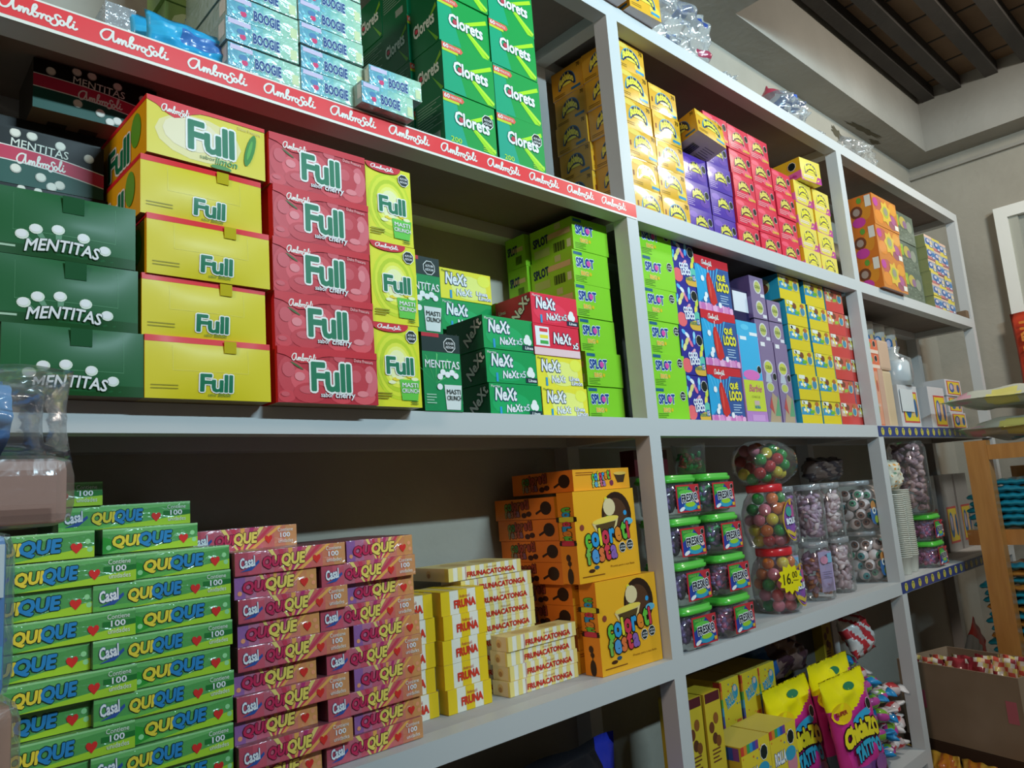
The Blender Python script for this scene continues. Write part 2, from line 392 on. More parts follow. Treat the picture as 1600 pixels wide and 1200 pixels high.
upart('board', (-2.6, .0487, Z_M - .014), (P[0][0], .3595, Z_M), BOARD); upart('board', (-2.6, .0487, Z_T - .014), (P[0][0], .3595, Z_T), BOARD)
# red strip with white script lettering
A = Art('gloss'); LX = -2.2; wst = .045 - LX
A.box(wst, .0012, .0475, 'd8d8d4', sides={'B': 'd8d8d4'})
A.rect(A.F, 0, .12, 1, .93, 'd23a40', 0)
for i in range(-6, 10):
    x = (-1.351 + .138 * i - LX) / wst
    if x > 0: A.pen(A.F, x, .34, .44, .106 / wst, 'ecdcd8', 2, .17)
part(unit, 'advertising_strip', A.done('red_strip'), (LX, -.0016, Z_M - .0475), 'red paper strip with white script lettering along the shelf edge')
# blue strips with yellow discs
for zt, nme in ((Z_C, 'C'), (Z_L, 'L')):
    A = Art('gloss'); A.box(1.45, .001, .044, '2c3c78')
    for i in range(19):
        cx = (.045 + i * .075) / 1.45
        A.oval(A.F, cx, .5, .38, 'b8b050', 0); A.oval(A.F, cx, .5, .30, 'd0c050', 1); A.text(A.F, 'T', cx - .006, .3, .42, '5a7a50', off=.03, lay=2)
    part(unit, 'edge_strip', A.done('blue_strip'), (P[2][0] + .003, -.0014, zt - .046), 'dark blue strip printed with a row of yellow discs')

# goods stand a hair above the boards
Z_T, Z_M, Z_C, Z_L, Z_B = (z + .0008 for z in (Z_T, Z_M, Z_C, Z_L, Z_B))

# ================================================================== bay over the mint and menthol boxes (first bay)
TAPE = mat('17492a', 'matte'); YTAPE = mat('a89c18', 'matte')
# --- green mint cartons
def mint_carton():
    A = Art('card'); w, d, h = .182, .26, .098
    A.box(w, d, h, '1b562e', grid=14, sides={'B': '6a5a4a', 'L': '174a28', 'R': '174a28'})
    f = A.F
    A.rect(f, 0, 0, 1, .16, '15461f', 0)
    # perforated flap
    for x0, y0, x1, y1 in ((.12, .36, .122, .92), (.84, .36, .842, .92), (.12, .355, .842, .362)): A.rect(f, x0, y0, x1, y1, '4f8862', 0)
    for x, y, ax, ay in ((.18, .30, .24, .2), (.27, .40, .33, .22), (.42, .43, .42, .25), (.60, .36, .57, .24), (.76, .22, .72, .18)):
        A.poly(f, ((x - .022, y), (x + .03, y), (ax + .025, ay), (ax - .012, ay)), '5c8a70', 1)
        A.oval(f, x, y, .075, 'c8d4cc', 2, k=1.15); A.oval(f, x - .004, y + .01, .058, 'dde8e0', 3, k=1.15)
    A.text(f, 'MENTITAS', .2, .06, .17, 'e2ece6', w=.52, off=.022, sh=.18, ol=('12381e', .035), lay=4, arc=.05)
    A.lines(f, -.0 + .01, .1, .13, 1, .04, '9ab8a4', 2, .03)
    return A.done('mint_carton', bulge=.007, smooth_=False)
me = mint_carton(); tp = simple('tape', .028, .0012, .026, TAPE)
stack('mint_box', me, 3, -1.482, -.038, Z_C, .0985, 'dark green mint box with white tablets', 'at the shelf end', 'box', 'green mint boxes',
      parts=(('tape', tp, (.082, -.0066, .0705), 'clear tape over the flap'),), dx=[.006, .0, -.004], jr=.01)
# --- dark menthol boxes behind
def dark_mint(h=.094):
    A = Art('card'); w, d = .195, .13
    A.box(w, d, h, '0a0e0c', sides={'B': '8a7660', 'L': '3a3630', 'R': '161a18'})
    f = A.F
    A.rect(f, 0, 0, 1, .62, '1c4c44', 0)
    n = 16
    def wave(x, b): return b - .22 * x + .07 * math.sin(x * 3.0)
    for i in range(n):
        x0, x1 = i / n, (i + 1) / n
        A.poly(f, ((x0, wave(x0, .42) - .0), (x1, wave(x1, .42)), (x1, wave(x1, .70)), (x0, wave(x0, .70))), 'd8d8d8', 1)
        A.poly(f, ((x0, wave(x0, .44)), (x1, wave(x1, .44)), (x1, wave(x1, .68)), (x0, wave(x0, .68))), 'b02c4c', 2)
    A.poly(f, ((.0, .72), (.03, .68), (1, .46), (1, 1), (0, 1)), '0a0e0c', 0)
    A.text(f, 'MENTITAS', .3, .68, .15, 'c8d0cc', w=.42, off=.008, lay=3, rot=-.06)
    A.pen(f, .34, .38, .2, .36, 'e4d8d8', 3, .16)
    for x, y in ((.13, .8), (.33, .93), (.45, .93), (.66, .86), (.88, .74), (.34, .28), (.52, .2), (.66, .12), (.6, .06)):
        A.oval(f, x, y, .085, 'a8aca6', 3); A.oval(f, x, y + .008, .07, 'd0d2cc', 4)
    A.rect(A.B, .15, .3, .3, .7, '3a342c', 1); A.rect(A.B, .4, .3, .55, .7, '4a4238', 1)
    return A.done('dark_mint')
me = dark_mint()
dk = 'black and teal menthol box with pink band'
put('menthol_box', dark_mint(.071), (-1.495, .128, Z_C + .2965), 'lowest ' + dk + ' resting on the dark green mint boxes', 'box', 'menthol boxes', rz=-.01)
put('menthol_box', me, (-1.505, .13, Z_C + .369), 'middle ' + dk + ', half covered by glare', 'box', 'menthol boxes', rz=-.015)
put('menthol_box', simple('thin_box', .19, .075, .046, '0c100e'), (-1.46, .185, Z_C + .4648), 'thin plain black box wedged between two menthol boxes', 'box', 'menthol boxes')
put('menthol_box', dark_mint(.089), (-1.417, .132, Z_C + .5125), 'topmost ' + dk + ', just under the red strip', 'box', 'menthol boxes', rz=-.02)
# --- yellow lemon cartons
def full_word(A, f, x, y, hh, w, lay=3):
    A.text(f, 'Full', x, y, hh, '11694a', w=w, off=.03, ol=('dfe8da', .05), lay=lay, sp=.92)
def lemon(top=False):
    A = Art('card'); w, d, h = .2, .26, .0985
    A.box(w, d, h, 'c4b81e', grid=0 if top else 10, sides={'T': 'c42028', 'L': 'd4a010', 'R': 'c8a014', 'B': '8a7a50'})
    f = A.F
    if top:
        A.rect(f, 0, .0, 1, 1, 'c8bc30', 0)
        A.ell(f, .42, .45, .36, .4, 'cfc68e', 1); A.ell(f, .36, .5, .24, .3, 'd4ccae', 2)
        n = 14
        for i in range(n):
            a, b = i / n, (i + 1) / n
            A.poly(f, ((a, 1), (a, .93 - .22 * math.exp(-((a - .22) / .13) ** 2)), (b, .93 - .22 * math.exp(-((b - .22) / .13) ** 2)), (b, 1)), 'c42028', 3)
        A.pen(f, .11, .78, .13, .23, 'f0dcd8', 4, .17)
        full_word(A, f, .33, .25, .5, .38, 4)
        A.text(f, 'sabor', .42, .12, .07, '4a7a50', w=.13, lay=4); A.text(f, 'limón', .55, .09, .12, '4a8a50', w=.19, off=.02, sh=.2, lay=4)
        A.text(f, 'Dulce Frescura', .75, .84, .06, 'b8a878', w=.21, lay=4, rot=-.05)
        A.ell(f, .86, .5, .16, .08, '2f7a2a', 5, 16, rot=1.3); A.ell(f, .855, .5, .1, .03, '4f9a3c', 6, 12, rot=1.3); A.ell(f, .6, .03, .09, .05, '3a7a2c', 4, 12)
    else:
        A.rect(f, 0, .9, 1, 1, 'c42028', 0); 
        full_word(A, f, .41, .13, .27, .25)
        A.text(f, 'sabor', .47, .055, .05, '4a7a40', w=.07, lay=3); A.text(f, 'limón', .55, .05, .065, '3c7a3c', w=.1, sh=.2, lay=3)
        A.lines(f, .04, .2, .2, 2, .05, '8a8418', 1, .018)
        for x0, y0, x1, y1 in ((.2, .45, .203, .85), (.8, .45, .803, .85), (.2, .447, .803, .453)): A.rect(f, x0, y0, x1, y1, 'd8d060', 0)
    L = A.L
    A.rect(L, 0, .92, 1, 1, 'c42028', 0); full_word(A, L, .3, .12, .5, .4); A.ell(L, .82, .55, .09, .3, '5a9a2a', 2)
    return A.done('lemon_carton', bulge=0 if top else .006)
ml, mt_ = lemon(), lemon(True); yt = simple('tape', .02, .0012, .020, YTAPE)
xs = [-1.295, -1.298, -1.292, -1.3, -1.292]
for i in range(5):
    d = 'yellow lemon candy box' if i < 4 else 'yellow lemon candy box printed with a green leaf'
    w_ = 'between green mint boxes and red cherry boxes' if i < 4 else 'on top of the lemon stack'
    put('candy_box', ml if i < 4 else mt_, (xs[i], -.042 + .004 * (i % 2), Z_C + .098 * i + (.004 if i == 4 else 0)), (ordn(i, 5) if i < 4 else '') + d + ' ' + w_, 'box', 'yellow lemon candy boxes',
        rz=[0, .012, -.006, .02, .03][i], parts=(('tape', yt, (.12, -.0058, .0765), 'clear tape over the flap'),) if i < 4 else ())
# --- cherry boxes
def cherry():
    A = Art('card'); w, d, h = .198, .24, .0985
    A.box(w, d, h, 'a61c2c', sides={'T': 'b8202c', 'L': 'b81c28', 'R': 'a81c28', 'B': '8a7a60'})
    f = A.F; r = random.Random(4)
    for cx, cy, rx, ry, c in ((.1, .5, .14, .34, 'b23440'), (.45, .55, .13, .24, 'bc4650'), (.62, .8, .12, .2, 'a82a36'), (.78, .45, .12, .3, 'ae323e'), (.94, .45, .1, .3, 'c05c68'),
                              (.3, .15, .16, .22, 'b02e3a'), (.62, .2, .14, .24, 'c03c48'), (.85, .1, .12, .2, 'c44e58'), (.06, .08, .1, .14, 'b83440'), (.22, .42, .1, .2, 'c44a56')):
        x0, x1, y0, y1 = max(0.001, cx - rx), min(.999, cx + rx), max(0.001, cy - ry), min(.999, cy + ry)
        A.ell(f, (x0 + x1) / 2, (y0 + y1) / 2, (x1 - x0) / 2, (y1 - y0) / 2, c, 0 + r.randint(0, 2), 16)
        A.ell(f, (x0 + x1) / 2 - rx * .15, (y0 + y1) / 2 + ry * .25, (x1 - x0) / 2 * .5, (y1 - y0) / 2 * .4, 'cc7680' if c > 'bc' else 'b84a56', 3, 12)
    n = 14
    for i in range(n):
        a, b = i / n, (i + 1) / n; fn = lambda x: .87 - .17 * math.exp(-((x - .24) / .13) ** 2)
        A.poly(f, ((a, 1), (a, fn(a)), (b, fn(b)), (b, 1)), 'b41c2a', 4)
    A.ell(f, .18, .66, .07, .02, '3a5a2a', 4, 8, rot=-.5)
    A.pen(f, .13, .75, .13, .24, 'ecd4d4', 5, .17)
    full_word(A, f, .32, .23, .5, .38, 5)
    A.text(f, 'sabor', .40, .115, .085, 'f4eaea', w=.12, off=.012, ol=('5a1c28', .03), lay=7); A.text(f, 'cherry', .545, .075, .145, 'f8f0f0', w=.2, off=.02, sh=.15, ol=('5a1c28', .035), lay=7)
    A.text(f, 'Dulce Frescura', .75, .8, .06, 'e0b0b4', w=.2, lay=5, rot=-.05)
    return A.done('cherry_box')
stack('candy_box', cherry(), 5, -1.083, -.042, Z_C, .0985, 'red cherry candy box with green lettering', 'beside the yellow lemon boxes', 'box', 'red cherry candy boxes', jr=.012, jx=.003)
# --- tall yellow crunchy boxes
def tall(green=False):
    A = Art('card'); w, d, h = .108, .07, .163
    if green: w, h = .1, .165
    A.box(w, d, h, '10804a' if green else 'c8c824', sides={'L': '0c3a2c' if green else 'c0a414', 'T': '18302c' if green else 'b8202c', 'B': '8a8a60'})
    f = A.F
    if not green:
        for k, c in ((.95, 'b4c41e'), (.86, 'c4cc30'), (.74, 'a8bc1c'), (.62, 'ccd040'), (.52, 'd8da70'), (.42, 'e0e2a8')):
            A.ell(f, .5, .5, .5 * k, .44 * k, c, int((1 - k) * 8), 20)
        A.ell(f, .38, .965, .37, .07, 'b82030', 8, 18, a0=math.pi, a1=2 * math.pi); A.rect(f, 0, .965, .76, 1, 'b82030', 8)
        A.pen(f, .1, .93, .05, .5, 'f0dcdc', 9, .17)
        full_word(A, f, .26, .36 + .03, .2, .56, 9)
        A.poly(f, ((.56, .08), (.9, .08), (.96, .33), (.52, .33)), '58b440', 6)
        for i in range(5): A.ell(f, (.36, .45, .52, .75, .85)[i], (.29, .33, .35, .37, .34)[i], .08, .022, 'd8c028' if i % 2 else 'd8dcb0', 7, 10)
        A.text(f, 'MASTI', .57, .24, .05, 'e8f4d8', w=.34, off=.02, ol=('2a7a2c', .03), lay=8); A.text(f, 'CRUNCH', .56, .17, .05, 'e8f4d8', w=.37, off=.02, ol=('2a7a2c', .03), lay=8)
        A.lines(f, .05, .15, .3, 3, .03, '7a7a18', 8, .012); A.lines(f, .75, .06, .15, 2, .025, '3a6a20', 8, .01)
        A.octo(f, .82, .86, .085, 8)
    else:
        A.rect(f, 0, .76, 1, 1, '1a2c2c', 0)
        A.rect(f, 0, .95, .45, 1, 'b02838', 1)
        A.octo(f, .72, .86, .1, 2)
        for a in (-.9, -.4, .1, .6, 1.1): A.poly(f, ((.3, .35), (.3 + .6 * math.sin(a), .35 + .4 * math.cos(a)), (.33 + .6 * math.sin(a), .35 + .4 * math.cos(a) - .02)), '5ab870', 1)
        A.text(f, 'MENTITAS', -.0 + .05, .55, .1, 'e4ece8', w=.9, off=.012, lay=4)
        A.poly(f, ((.55, .02), (.92, .02), (.98, .34), (.52, .34)), 'c4ccd0', 4)
        for cx, cy in ((.42, .44), (.5, .5), (.62, .47), (.74, .5), (.4, .31), (.84, .46)): A.oval(f, cx, cy, .04, 'd8e0e0', 5, k=1.1)
        A.text(f, 'MASTI', .57, .22, .06, '2c3838', w=.36, off=.02, lay=6); A.text(f, 'CRUNCH', .57, .14, .06, '2c3838', w=.38, off=.02, lay=6)
        A.lines(f, .05, .2, .25, 4, .035, '98c0a8', 3, .014)
    return A.done('tall_candy_box')
stack('candy_box', tall(), 3, -.885, -.036, Z_C, .1645, 'tall yellow crunchy candy box with a black octagon', 'beside the red cherry boxes', 'box', 'tall yellow crunchy candy boxes', jr=.008, jx=.003)
me = tall(True)
stack('candy_box', me, 2, -.742, .0, Z_C, .166, 'tall green crunchy mint box', 'behind the tall yellow boxes', 'box', 'tall green mint boxes', dx=[0, -.045])
# --- gum sleeves
def gum(c1, side, word2, tag, tagc, pale=None):
    A = Art('card'); w, d, h = .168, .135, .0795
    A.box(w, d, h, c1, sides={'L': side, 'R': side})  # side colour is the front's own with shade mixed in
    f = A.F
    if pale: A.ell(f, .55, .45, .35, .4, pale, 0, 18)
    else: A.ell(f, .4, .4, .36, .34, '18985a' if c1 < '5' else 'dc3450', 0, 18)
    A.text(f, 'Mentitas', .03, .87, .08, '3a5a30' if pale else 'd8e8dc', w=.17, lay=2)
    A.text(f, 'NeXt', .1, .5, .36, 'eef2f4', w=.4, off=.035, sh=.12, ol=('1c3a5c', .05), lay=3)
    A.text(f, word2, .3, .14, .22, 'e0e8ee', w=.3, off=.03, sh=.15, ol=('2a4a6c', .03), lay=3, rot=.06)
    if pale:
        A.text(f, 'Línea', .69, .25, .13, 'f0f2ee', w=.22, off=.03, ol=('38408a', .04), lay=3); A.text(f, 'Limón', .73, .1, .13, 'f0f2ee', w=.24, off=.03, ol=('38408a', .04), lay=3)
        A.ell(f, .85, .75, .13, .2, 'e0d850', 1)
    else:
        A.text(f, 'x5', .62, .2, .2, 'b8ccd0', w=.12, off=.02, ol=('40586c', .03), lay=3)
        for cx, cy in ((.82, .34), (.88, .32), (.85, .44)): A.oval(f, cx, cy, .11, 'd4e0dc', 2)
        A.rect(f, .74, .05, .99, .21, tagc, 2); A.text(f, tag, .79, .08, .09, 'e8eef0', w=.16, off=.02, sh=.1, lay=3)
    A.rect(f, .17, .03, .21, .3, '2a8ac0', 2)
    L = A.L
    A.text(L, 'NeXt', .58, .12, .32, 'c8d0cc', w=.55, off=.03, sh=.1, ol=('14201c', .05), lay=2, rot=.75); A.text(L, tag, .1, .55, .13, 'b0b8b0', w=.2, lay=2)
    return A.done('gum_sleeve')
GRN = gum('0e8c4c', '0c5a34', 'NeXt', 'Línea', '14303c'); RED = gum('cc2440', '9c1c30', 'NeXt', 'Línea', '18283c'); YEL = gum('d4cc38', 'b0a430', 'NeXt', 'Línea', '18283c', 'dcd878')
gd = 'green chewing gum box'
stack('gum_box', GRN, 3, -.517, .055, Z_C, .0812, gd, 'of the pile standing before the taller gum pile', 'box', 'green gum boxes', dx=[0, -.004, -.006], jx=.002)
stack('gum_box', YEL, 2, -.352, .055, Z_C, .079, 'yellow lemon gum box', 'under the two red gum boxes', 'box', 'yellow gum boxes', jx=.002, dx=[0.006, -.002])
RB = gum('cc2440', '9c1c30', 'NeXt', 'Línea', '18283c')
def red_back():
    A = Art('card'); w, d, h = .168, .135, .0795
    A.box(w, d, h, 'c8243e', sides={'L': '9c1c30'}); f = A.F
    A.rect(f, 0, 0, 1, .24, 'd8b8c0', 0); A.rect(f, .04, .3, .33, .92, 'e4e4e0', 1)
    for y, c in ((.75, 'c83040'), (.54, 'd8c838'), (.36, '3c9a48')): A.rect(f, .13, y, .3, y + .11, c, 2)
    A.text(f, 'NeXt', .42, .42, .34, 'eef2f4', w=.38, off=.035, sh=.12, ol=('401c3c', .05), lay=3); A.text(f, 'x5', .84, .3, .2, 'e8ecec', w=.12, off=.03, ol=('202838', .04), lay=3)
    return A.done('gum_sleeve_back')
put('gum_box', red_back(), (-.36, .052, Z_C + .159), 'red gum box with a white traffic-light panel, under another red gum box', 'box', 'red gum boxes', rz=.0)
put('gum_box', RED, (-.358, .054, Z_C + .24), 'topmost red gum box, resting on the panelled red gum box', 'box', 'red gum boxes', rz=-.015)
xb = at(699, 512, .2).x
stack('gum_box', GRN, 4, xb, .2, Z_C, .0795, gd, 'of the pile under the yellow lemon gum box', 'box', 'green gum boxes', dx=[0, 0, .004, -.016], jx=.002, jr=.01)
put('gum_box', YEL, (at(687, 430, .2).x, .2, Z_C + .319), 'yellow lemon gum box on top of the tallest green gum pile', 'box', 'yellow gum boxes', rz=-.01)
# --- lime bubble-gum boxes
def lime(w=.15, d=.165, h=.0945, octo=False):
    A = Art('card')
    A.box(w, d, h, '7cbe2a', sides={'L': '8ac030', 'T': '8cc434'})
    f = A.F
    A.rect(f, .03, .86, .26, .95, '1c5a7c', 1)
    A.text(f, 'SPLOT', .09, .5, .26, '163c86', w=.48, off=.045, ol=('c8e8f0', .06), lay=2, rot=.03)
    A.oval(f, .42, .64, .09, 'c8489c', 5)
    A.text(f, 'BIG', .2, .26, .12, 'd8a828', w=.2, off=.04, ol=('e8e4b0', .04), lay=2)
    A.oval(f, .46, .33, .055, 'c8b020', 2)
    A.lines(f, .04, .2, .3, 4, .05, '4a7a20', 1, .02)
    if octo: A.octo(f, .84, .76, .15, 2)
    L = A.L
    A.text(L, 'SPLOT', .08, .45, .26, '1c2c50', w=.36, off=.04, lay=2, rot=.05); A.rect(L, .42, .55, .95, .72, 'c0a878', 1); A.rect(L, .6, .78, .74, .97, 'a8b078', 1)
    A.rect(L, .08, .1, .45, .35, '9cb060', 1)
    for i in range(9): A.rect(L, .55 + i * .03, .1, .565 + i * .03 + .008 * (i % 2), .38, '28301c', 1)
    A.rect(L, .86, .12, .95, .36, 'c0c8a0', 1)
    return A.done('lime_box')
LIME = lime(); LIME2 = lime(.162, .085, .1005, True)
ld = 'lime green bubble gum box'
stack('gum_box', LIME, 6, -.155, .08, Z_C, .0953, ld, 'in the stack just beside the wooden post', 'box', 'lime bubble gum boxes', dx=[.012, .012, .004, -.002, .002, .008], jx=.003)
A = Art('card'); A.box(.15, .08, .0945, '7cbe2a', sides={'L': '7cb42c', 'T': '8cc434'})
A.text(A.L, 'SPLOT', .1, .45, .26, '1c2c50', w=.5, off=.04, lay=2); A.rect(A.L, .3, .5, .9, .64, 'b8a878', 1)
for i in range(8): A.rect(A.L, .5 + i * .04, .1, .52 + i * .04, .36, '28301c', 1)
ll = A.done('lime_rear_box')
stack('gum_box', ll, 6, -.165, .25, Z_C, .0953, 'narrow ' + ld, 'at the back wall behind the lime stack', 'box', 'lime bubble gum boxes', jx=.002, jy=0, jr=0)
put('gum_box', LIME, (-.336, .205, Z_C + .235), ld + ' peeking out above and behind the red gum boxes', 'box', 'lime bubble gum boxes', rz=.04)
stack('gum_box', GRN, 3, -.336, .205, Z_C, .0782, gd, 'hidden behind the red gum boxes under a lime box', 'box', 'green gum boxes', jx=.001, jr=.0)

# --- shelf above: chewing gum cartons in bright green, wrapped teal packs
def bright(w=.158, d=.106, h=.1245, octo=False, side=0):
    A = Art('card')
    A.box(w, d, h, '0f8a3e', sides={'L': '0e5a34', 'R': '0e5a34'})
    f = A.F
    A.poly(f, ((0, 0), (.42, 0), (.3, .5), (.22, 1), (0, 1)), '10906a' if not octo else '149078', 0)
    A.poly(f, ((.45, .55), (.95, .86), (.97, .78), (.52, .52)), '9ad022', 1)
    A.poly(f, ((.5, .42), (.62, .40), (.96, .02), (.84, .02)), '8cc822', 1); A.poly(f, ((.56, .41), (.62, .40), (.98, .1), (.96, .04)), 'a8dc38', 2)
    A.text(f, 'Clorets', .2, .4, .25, 'e4f0ec', w=.66, off=.032, ol=('0c5030', .03), lay=3)
    A.oval(f, .31, .5, .055, 'a83848', 6)
    A.poly(f, ((.0, .84), (.36, .84), (.4, .9), (.36, .96), (.0, .96)), 'c85848', 2); A.rect(f, .0, .79, .3, .84, 'a8c030', 2)
    A.text(f, '60', .02, .86, .08, 'f0e8e0', w=.1, off=.02, lay=3); A.text(f, 'MINUTOS', .14, .87, .05, 'f0e0d8', w=.2, lay=3)
    if octo:
        A.text(f, '200', .1, .02, .1, 'b8d828', w=.2, lay=3); A.octo(f, .84, .66, .15, 2); A.lines(f, .72, .12, .25, 3, .04, '9cc838', 2, .015)
    L = A.L
    if side == 0:
        A.text(L, 'Clorets', .12, .36, .26, 'b8c8c0', w=.76, off=.03, lay=2, rot=.1); A.oval(L, .22, .5, .05, 'a83848', 4)
        A.poly(L, ((.6, .5), (.95, .8), (.97, .7)), '6aa028', 1); A.poly(L, ((.6, .4), (.98, .05), (.9, .02)), '5a9a28', 1)
    else:
        for i in range(10): A.rect(L, .08, .88 - i * .055, .92 - .15 * (i % 3), .895 - i * .055, '7a9a88', 1)
        A.rect(L, .55, .1, .85, .25, '7a8a80', 1)
    return A.done('bright_gum_box')
BR = [bright(), bright(octo=True, side=1), bright(side=1)]
bd = 'bright green gum carton with yellow rays'
xc = -.643
for c, (x, y, wh) in enumerate(((xc, .002, 'in front beside the teal packs'), (xc + .165, .004, 'in front nearest the post'))):
    stack('gum_box', BR[0], 4, x, y, Z_M, .1255, bd, wh, 'box', 'bright green gum cartons', jx=.004, dx=[0, .004, .002, .006], pick=lambda i: BR[1] if i == 0 else BR[0])
for c, (y, pk) in enumerate(((.113, (2, 2, 0, 2, 2)), (.2225, (0, 0, 2, 0, 0)))):
    stack('gum_box', BR[0], 4, xc - .002, y, Z_M, .1255, bd, 'in the %s column back' % ('second', 'third')[c], 'box', 'bright green gum cartons', jx=.002, jy=.0005, jr=0, pick=lambda i: BR[pk[i]])
WRAP = film_mat('shrink_wrap', amount=.10, rough=.2, scale=34, strength=1.0, milky=.15)
def teal(w=.142, d=.2, h=.0465):
    A = Art('card'); A.bump = 0
    A.box(w, d, h, '8cc0b0', sides={'L': '7a9a90', 'T': '74b0a8', 'B': '3a7a70'})
    f = A.F
    for i, c in enumerate(('2a9cb8', '38a4b8', '4cacb8', '60b4b8', '78bcb4', '8cc4b4', '98c8b4', 'a4ccb4')): A.rect(f, i / 8, 0, (i + 1) / 8, 1, c, 0)
    A.rect(f, .03, .75, .33, .95, 'b8b0d0', 2); A.oval(f, .22, .3, .13, 'c03868', 2); A.ell(f, .2, .5, .06, .12, '4878a8', 2)
    r = random.Random(2)
    for i in range(14): A.ell(f, r.uniform(.03, .4), r.uniform(.1, .9), .03, .07, r.choice(('58b8cc', '2890b4', '7accd4')), 1, 8)
    A.text(f, 'BOOGIE', .36, .2, .42, '24407c', w=.36, off=.04, ol=('b8d4e0', .05), lay=3)
    A.rect(f, .88, .1, .98, .55, 'b8c8a0', 2)
    A.rect(A.L, .84, .25, .98, .9, 'c4c4bc', 1)
    return A.done('teal_pack')
TEAL = teal()
TW = simple('wrap', .1436, .2016, .0478, WRAP, bev=.002)
tpart = (('wrap', TW, (-.0008, -.0008, -.0006), 'clear shrink wrap'),)
tdsc = 'teal shrink-wrapped gum pack'
stack('gum_pack', TEAL, 8, -1.143, -.002, Z_M + .001, .0485, tdsc, 'in the pile beside the blue pouches', 'pack', 'teal wrapped gum packs', parts=tpart, jx=.003, jr=.01)
stack('gum_pack', TEAL, 8, -.998, -.004, Z_M + .001, .0485, tdsc, 'in the pile beside the two loose packs', 'pack', 'teal wrapped gum packs', parts=tpart, jx=.003, jr=.01)
TEAL2 = teal(.128, .1, .0465); TW2 = simple('wrap', .1296, .1016, .0478, WRAP, bev=.002)
tp2 = (('wrap', TW2, (-.0008, -.0008, -.0006), 'clear shrink wrap'),)
put('gum_pack', TEAL2, (at(571, 171, -.04).x, -.03, Z_M + .001), 'lower of the two short teal gum packs overhanging the red strip', 'pack', 'teal wrapped gum packs', parts=tp2, rz=.02)
put('gum_pack', TEAL2, (at(581, 130, -.03).x, -.022, Z_M + .0495), 'upper of the two short teal gum packs overhanging the red strip', 'pack', 'teal wrapped gum packs', parts=tp2, rz=-.04)

# blue pouches and the pale boxes beside the wrapped piles
def pouch(W_, H_, T, colour, paint=None, nx=22, ny=14, seal=.08, wr=.004, seed=0, fin='gloss', name='pouch', power=.5):
    """soft sealed bag lying in the xz plane, thickness along y; paint(u,v) -> colour"""
    r = random.Random(seed); ph = [r.uniform(0, 6.3) for _ in range(8)]
    mats, verts, faces, mi = [], [], [], []
    def idx(c):
        m = c if isinstance(c, bpy.types.Material) else mat(c, fin, .25, 40)
        if m not in mats: mats.append(m)
        return mats.index(m)
    def prof(u, v):
        e = lambda t: max(0.0, 1 - abs(2 * t - 1) ** 2.6) ** power
        k = min(1, max(0, (v - seal * .6) / .12)) * min(1, max(0, (1 - seal * .6 - v) / .12))
        return e(u) * (e(v) * .5 + .5) * k
    ids = {}
    for s in (-1, 1):
        for j in range(ny + 1):
            for i in range(nx + 1):
                u, v = i / nx, j / ny
                border = i in (0, nx) or j in (0, ny)
                if s == 1 and border: ids[(s, i, j)] = ids[(-1, i, j)]; continue
                p = prof(u, v)
                w = wr * (math.sin(9 * u + ph[0] + 5 * v) * math.sin(11 * v + ph[1]) + .7 * math.sin(23 * u + 8 * v + ph[2]) + .5 * math.sin(31 * v - 13 * u + ph[3]))
                y = s * (T / 2 * p) + w * (.35 + p) * (0 if border else 1) + (.4 * wr * math.sin(14 * u + ph[4]) if border else 0)
                pinch = 1 - .05 * math.sin(math.pi * v) * (abs(2 * u - 1) ** 2)
                ids[(s, i, j)] = len(verts); verts.append(((u - .5) * W_ * pinch + .5 * W_, y, v * H_ + .3 * wr * math.sin(17 * u + ph[5])))
    for s in (-1, 1):
        for j in range(ny):
            for i in range(nx):
                q = [ids[(s, i, j)], ids[(s, i + 1, j)], ids[(s, i + 1, j + 1)], ids[(s, i, j + 1)]]
                faces.append(q if s == -1 else q[::-1]); mi.append(idx(paint((i + .5) / nx, (j + .5) / ny) if paint else colour))
    me = bpy.data.meshes.new(name); me.from_pydata(verts, [], faces)
    for m in mats: me.materials.append(m)
    for p, k in zip(me.polygons, mi): p.material_index = k; p.use_smooth = True
    return me
def bpaint(u, v):
    if u < .06: return '3a9cc8'
    if u > .88: return '8c2848'
    return '2a94c8' if (v < .35 or v > .7) else '3c6cb0' if u > .35 else '34a0d0'
bl = pouch(.16, .07, .03, None, bpaint, wr=.003, seed=3)
a = at(231, 92, .01); put('gum_pouch', bl, (a.x, .03, Z_M + .001), 'front blue gum pouch with a pink end leaning behind the red strip', 'pouch', 'blue gum pouches', rz=.05)
a = at(207, 55, .06); put('gum_pouch', pouch(.155, .095, .035, None, bpaint, wr=.003, seed=8), (a.x, .085, Z_M + .001), 'rear blue gum pouch with a dark pink end, taller than the front pouch', 'pouch', 'blue gum pouches', rz=.04)
me = simple('clear_box', .05, .1, .10, film_mat('clear_box_film', amount=.1, milky=.35))
put('clear_box', me, (at(168, 50, .07).x, .085, Z_M), 'empty clear plastic box beside the rear blue pouch', 'box')
A = Art('card'); A.box(.13, .09, .075, '7a9a58'); A.ell(A.F, .5, .5, .4, .35, 'b4c89c', 0); A.text(A.F, 'BOOGIE', .3, .35, .3, '5878a0', w=.42, off=.03, lay=2); me = A.done('pale_green_pack')
stack('gum_pack', me, 5, at(258, 20, .19).x, .2, Z_M, .0765, 'pale green gum pack', 'at the back between blue pouches and teal packs', 'pack', 'pale green gum packs')

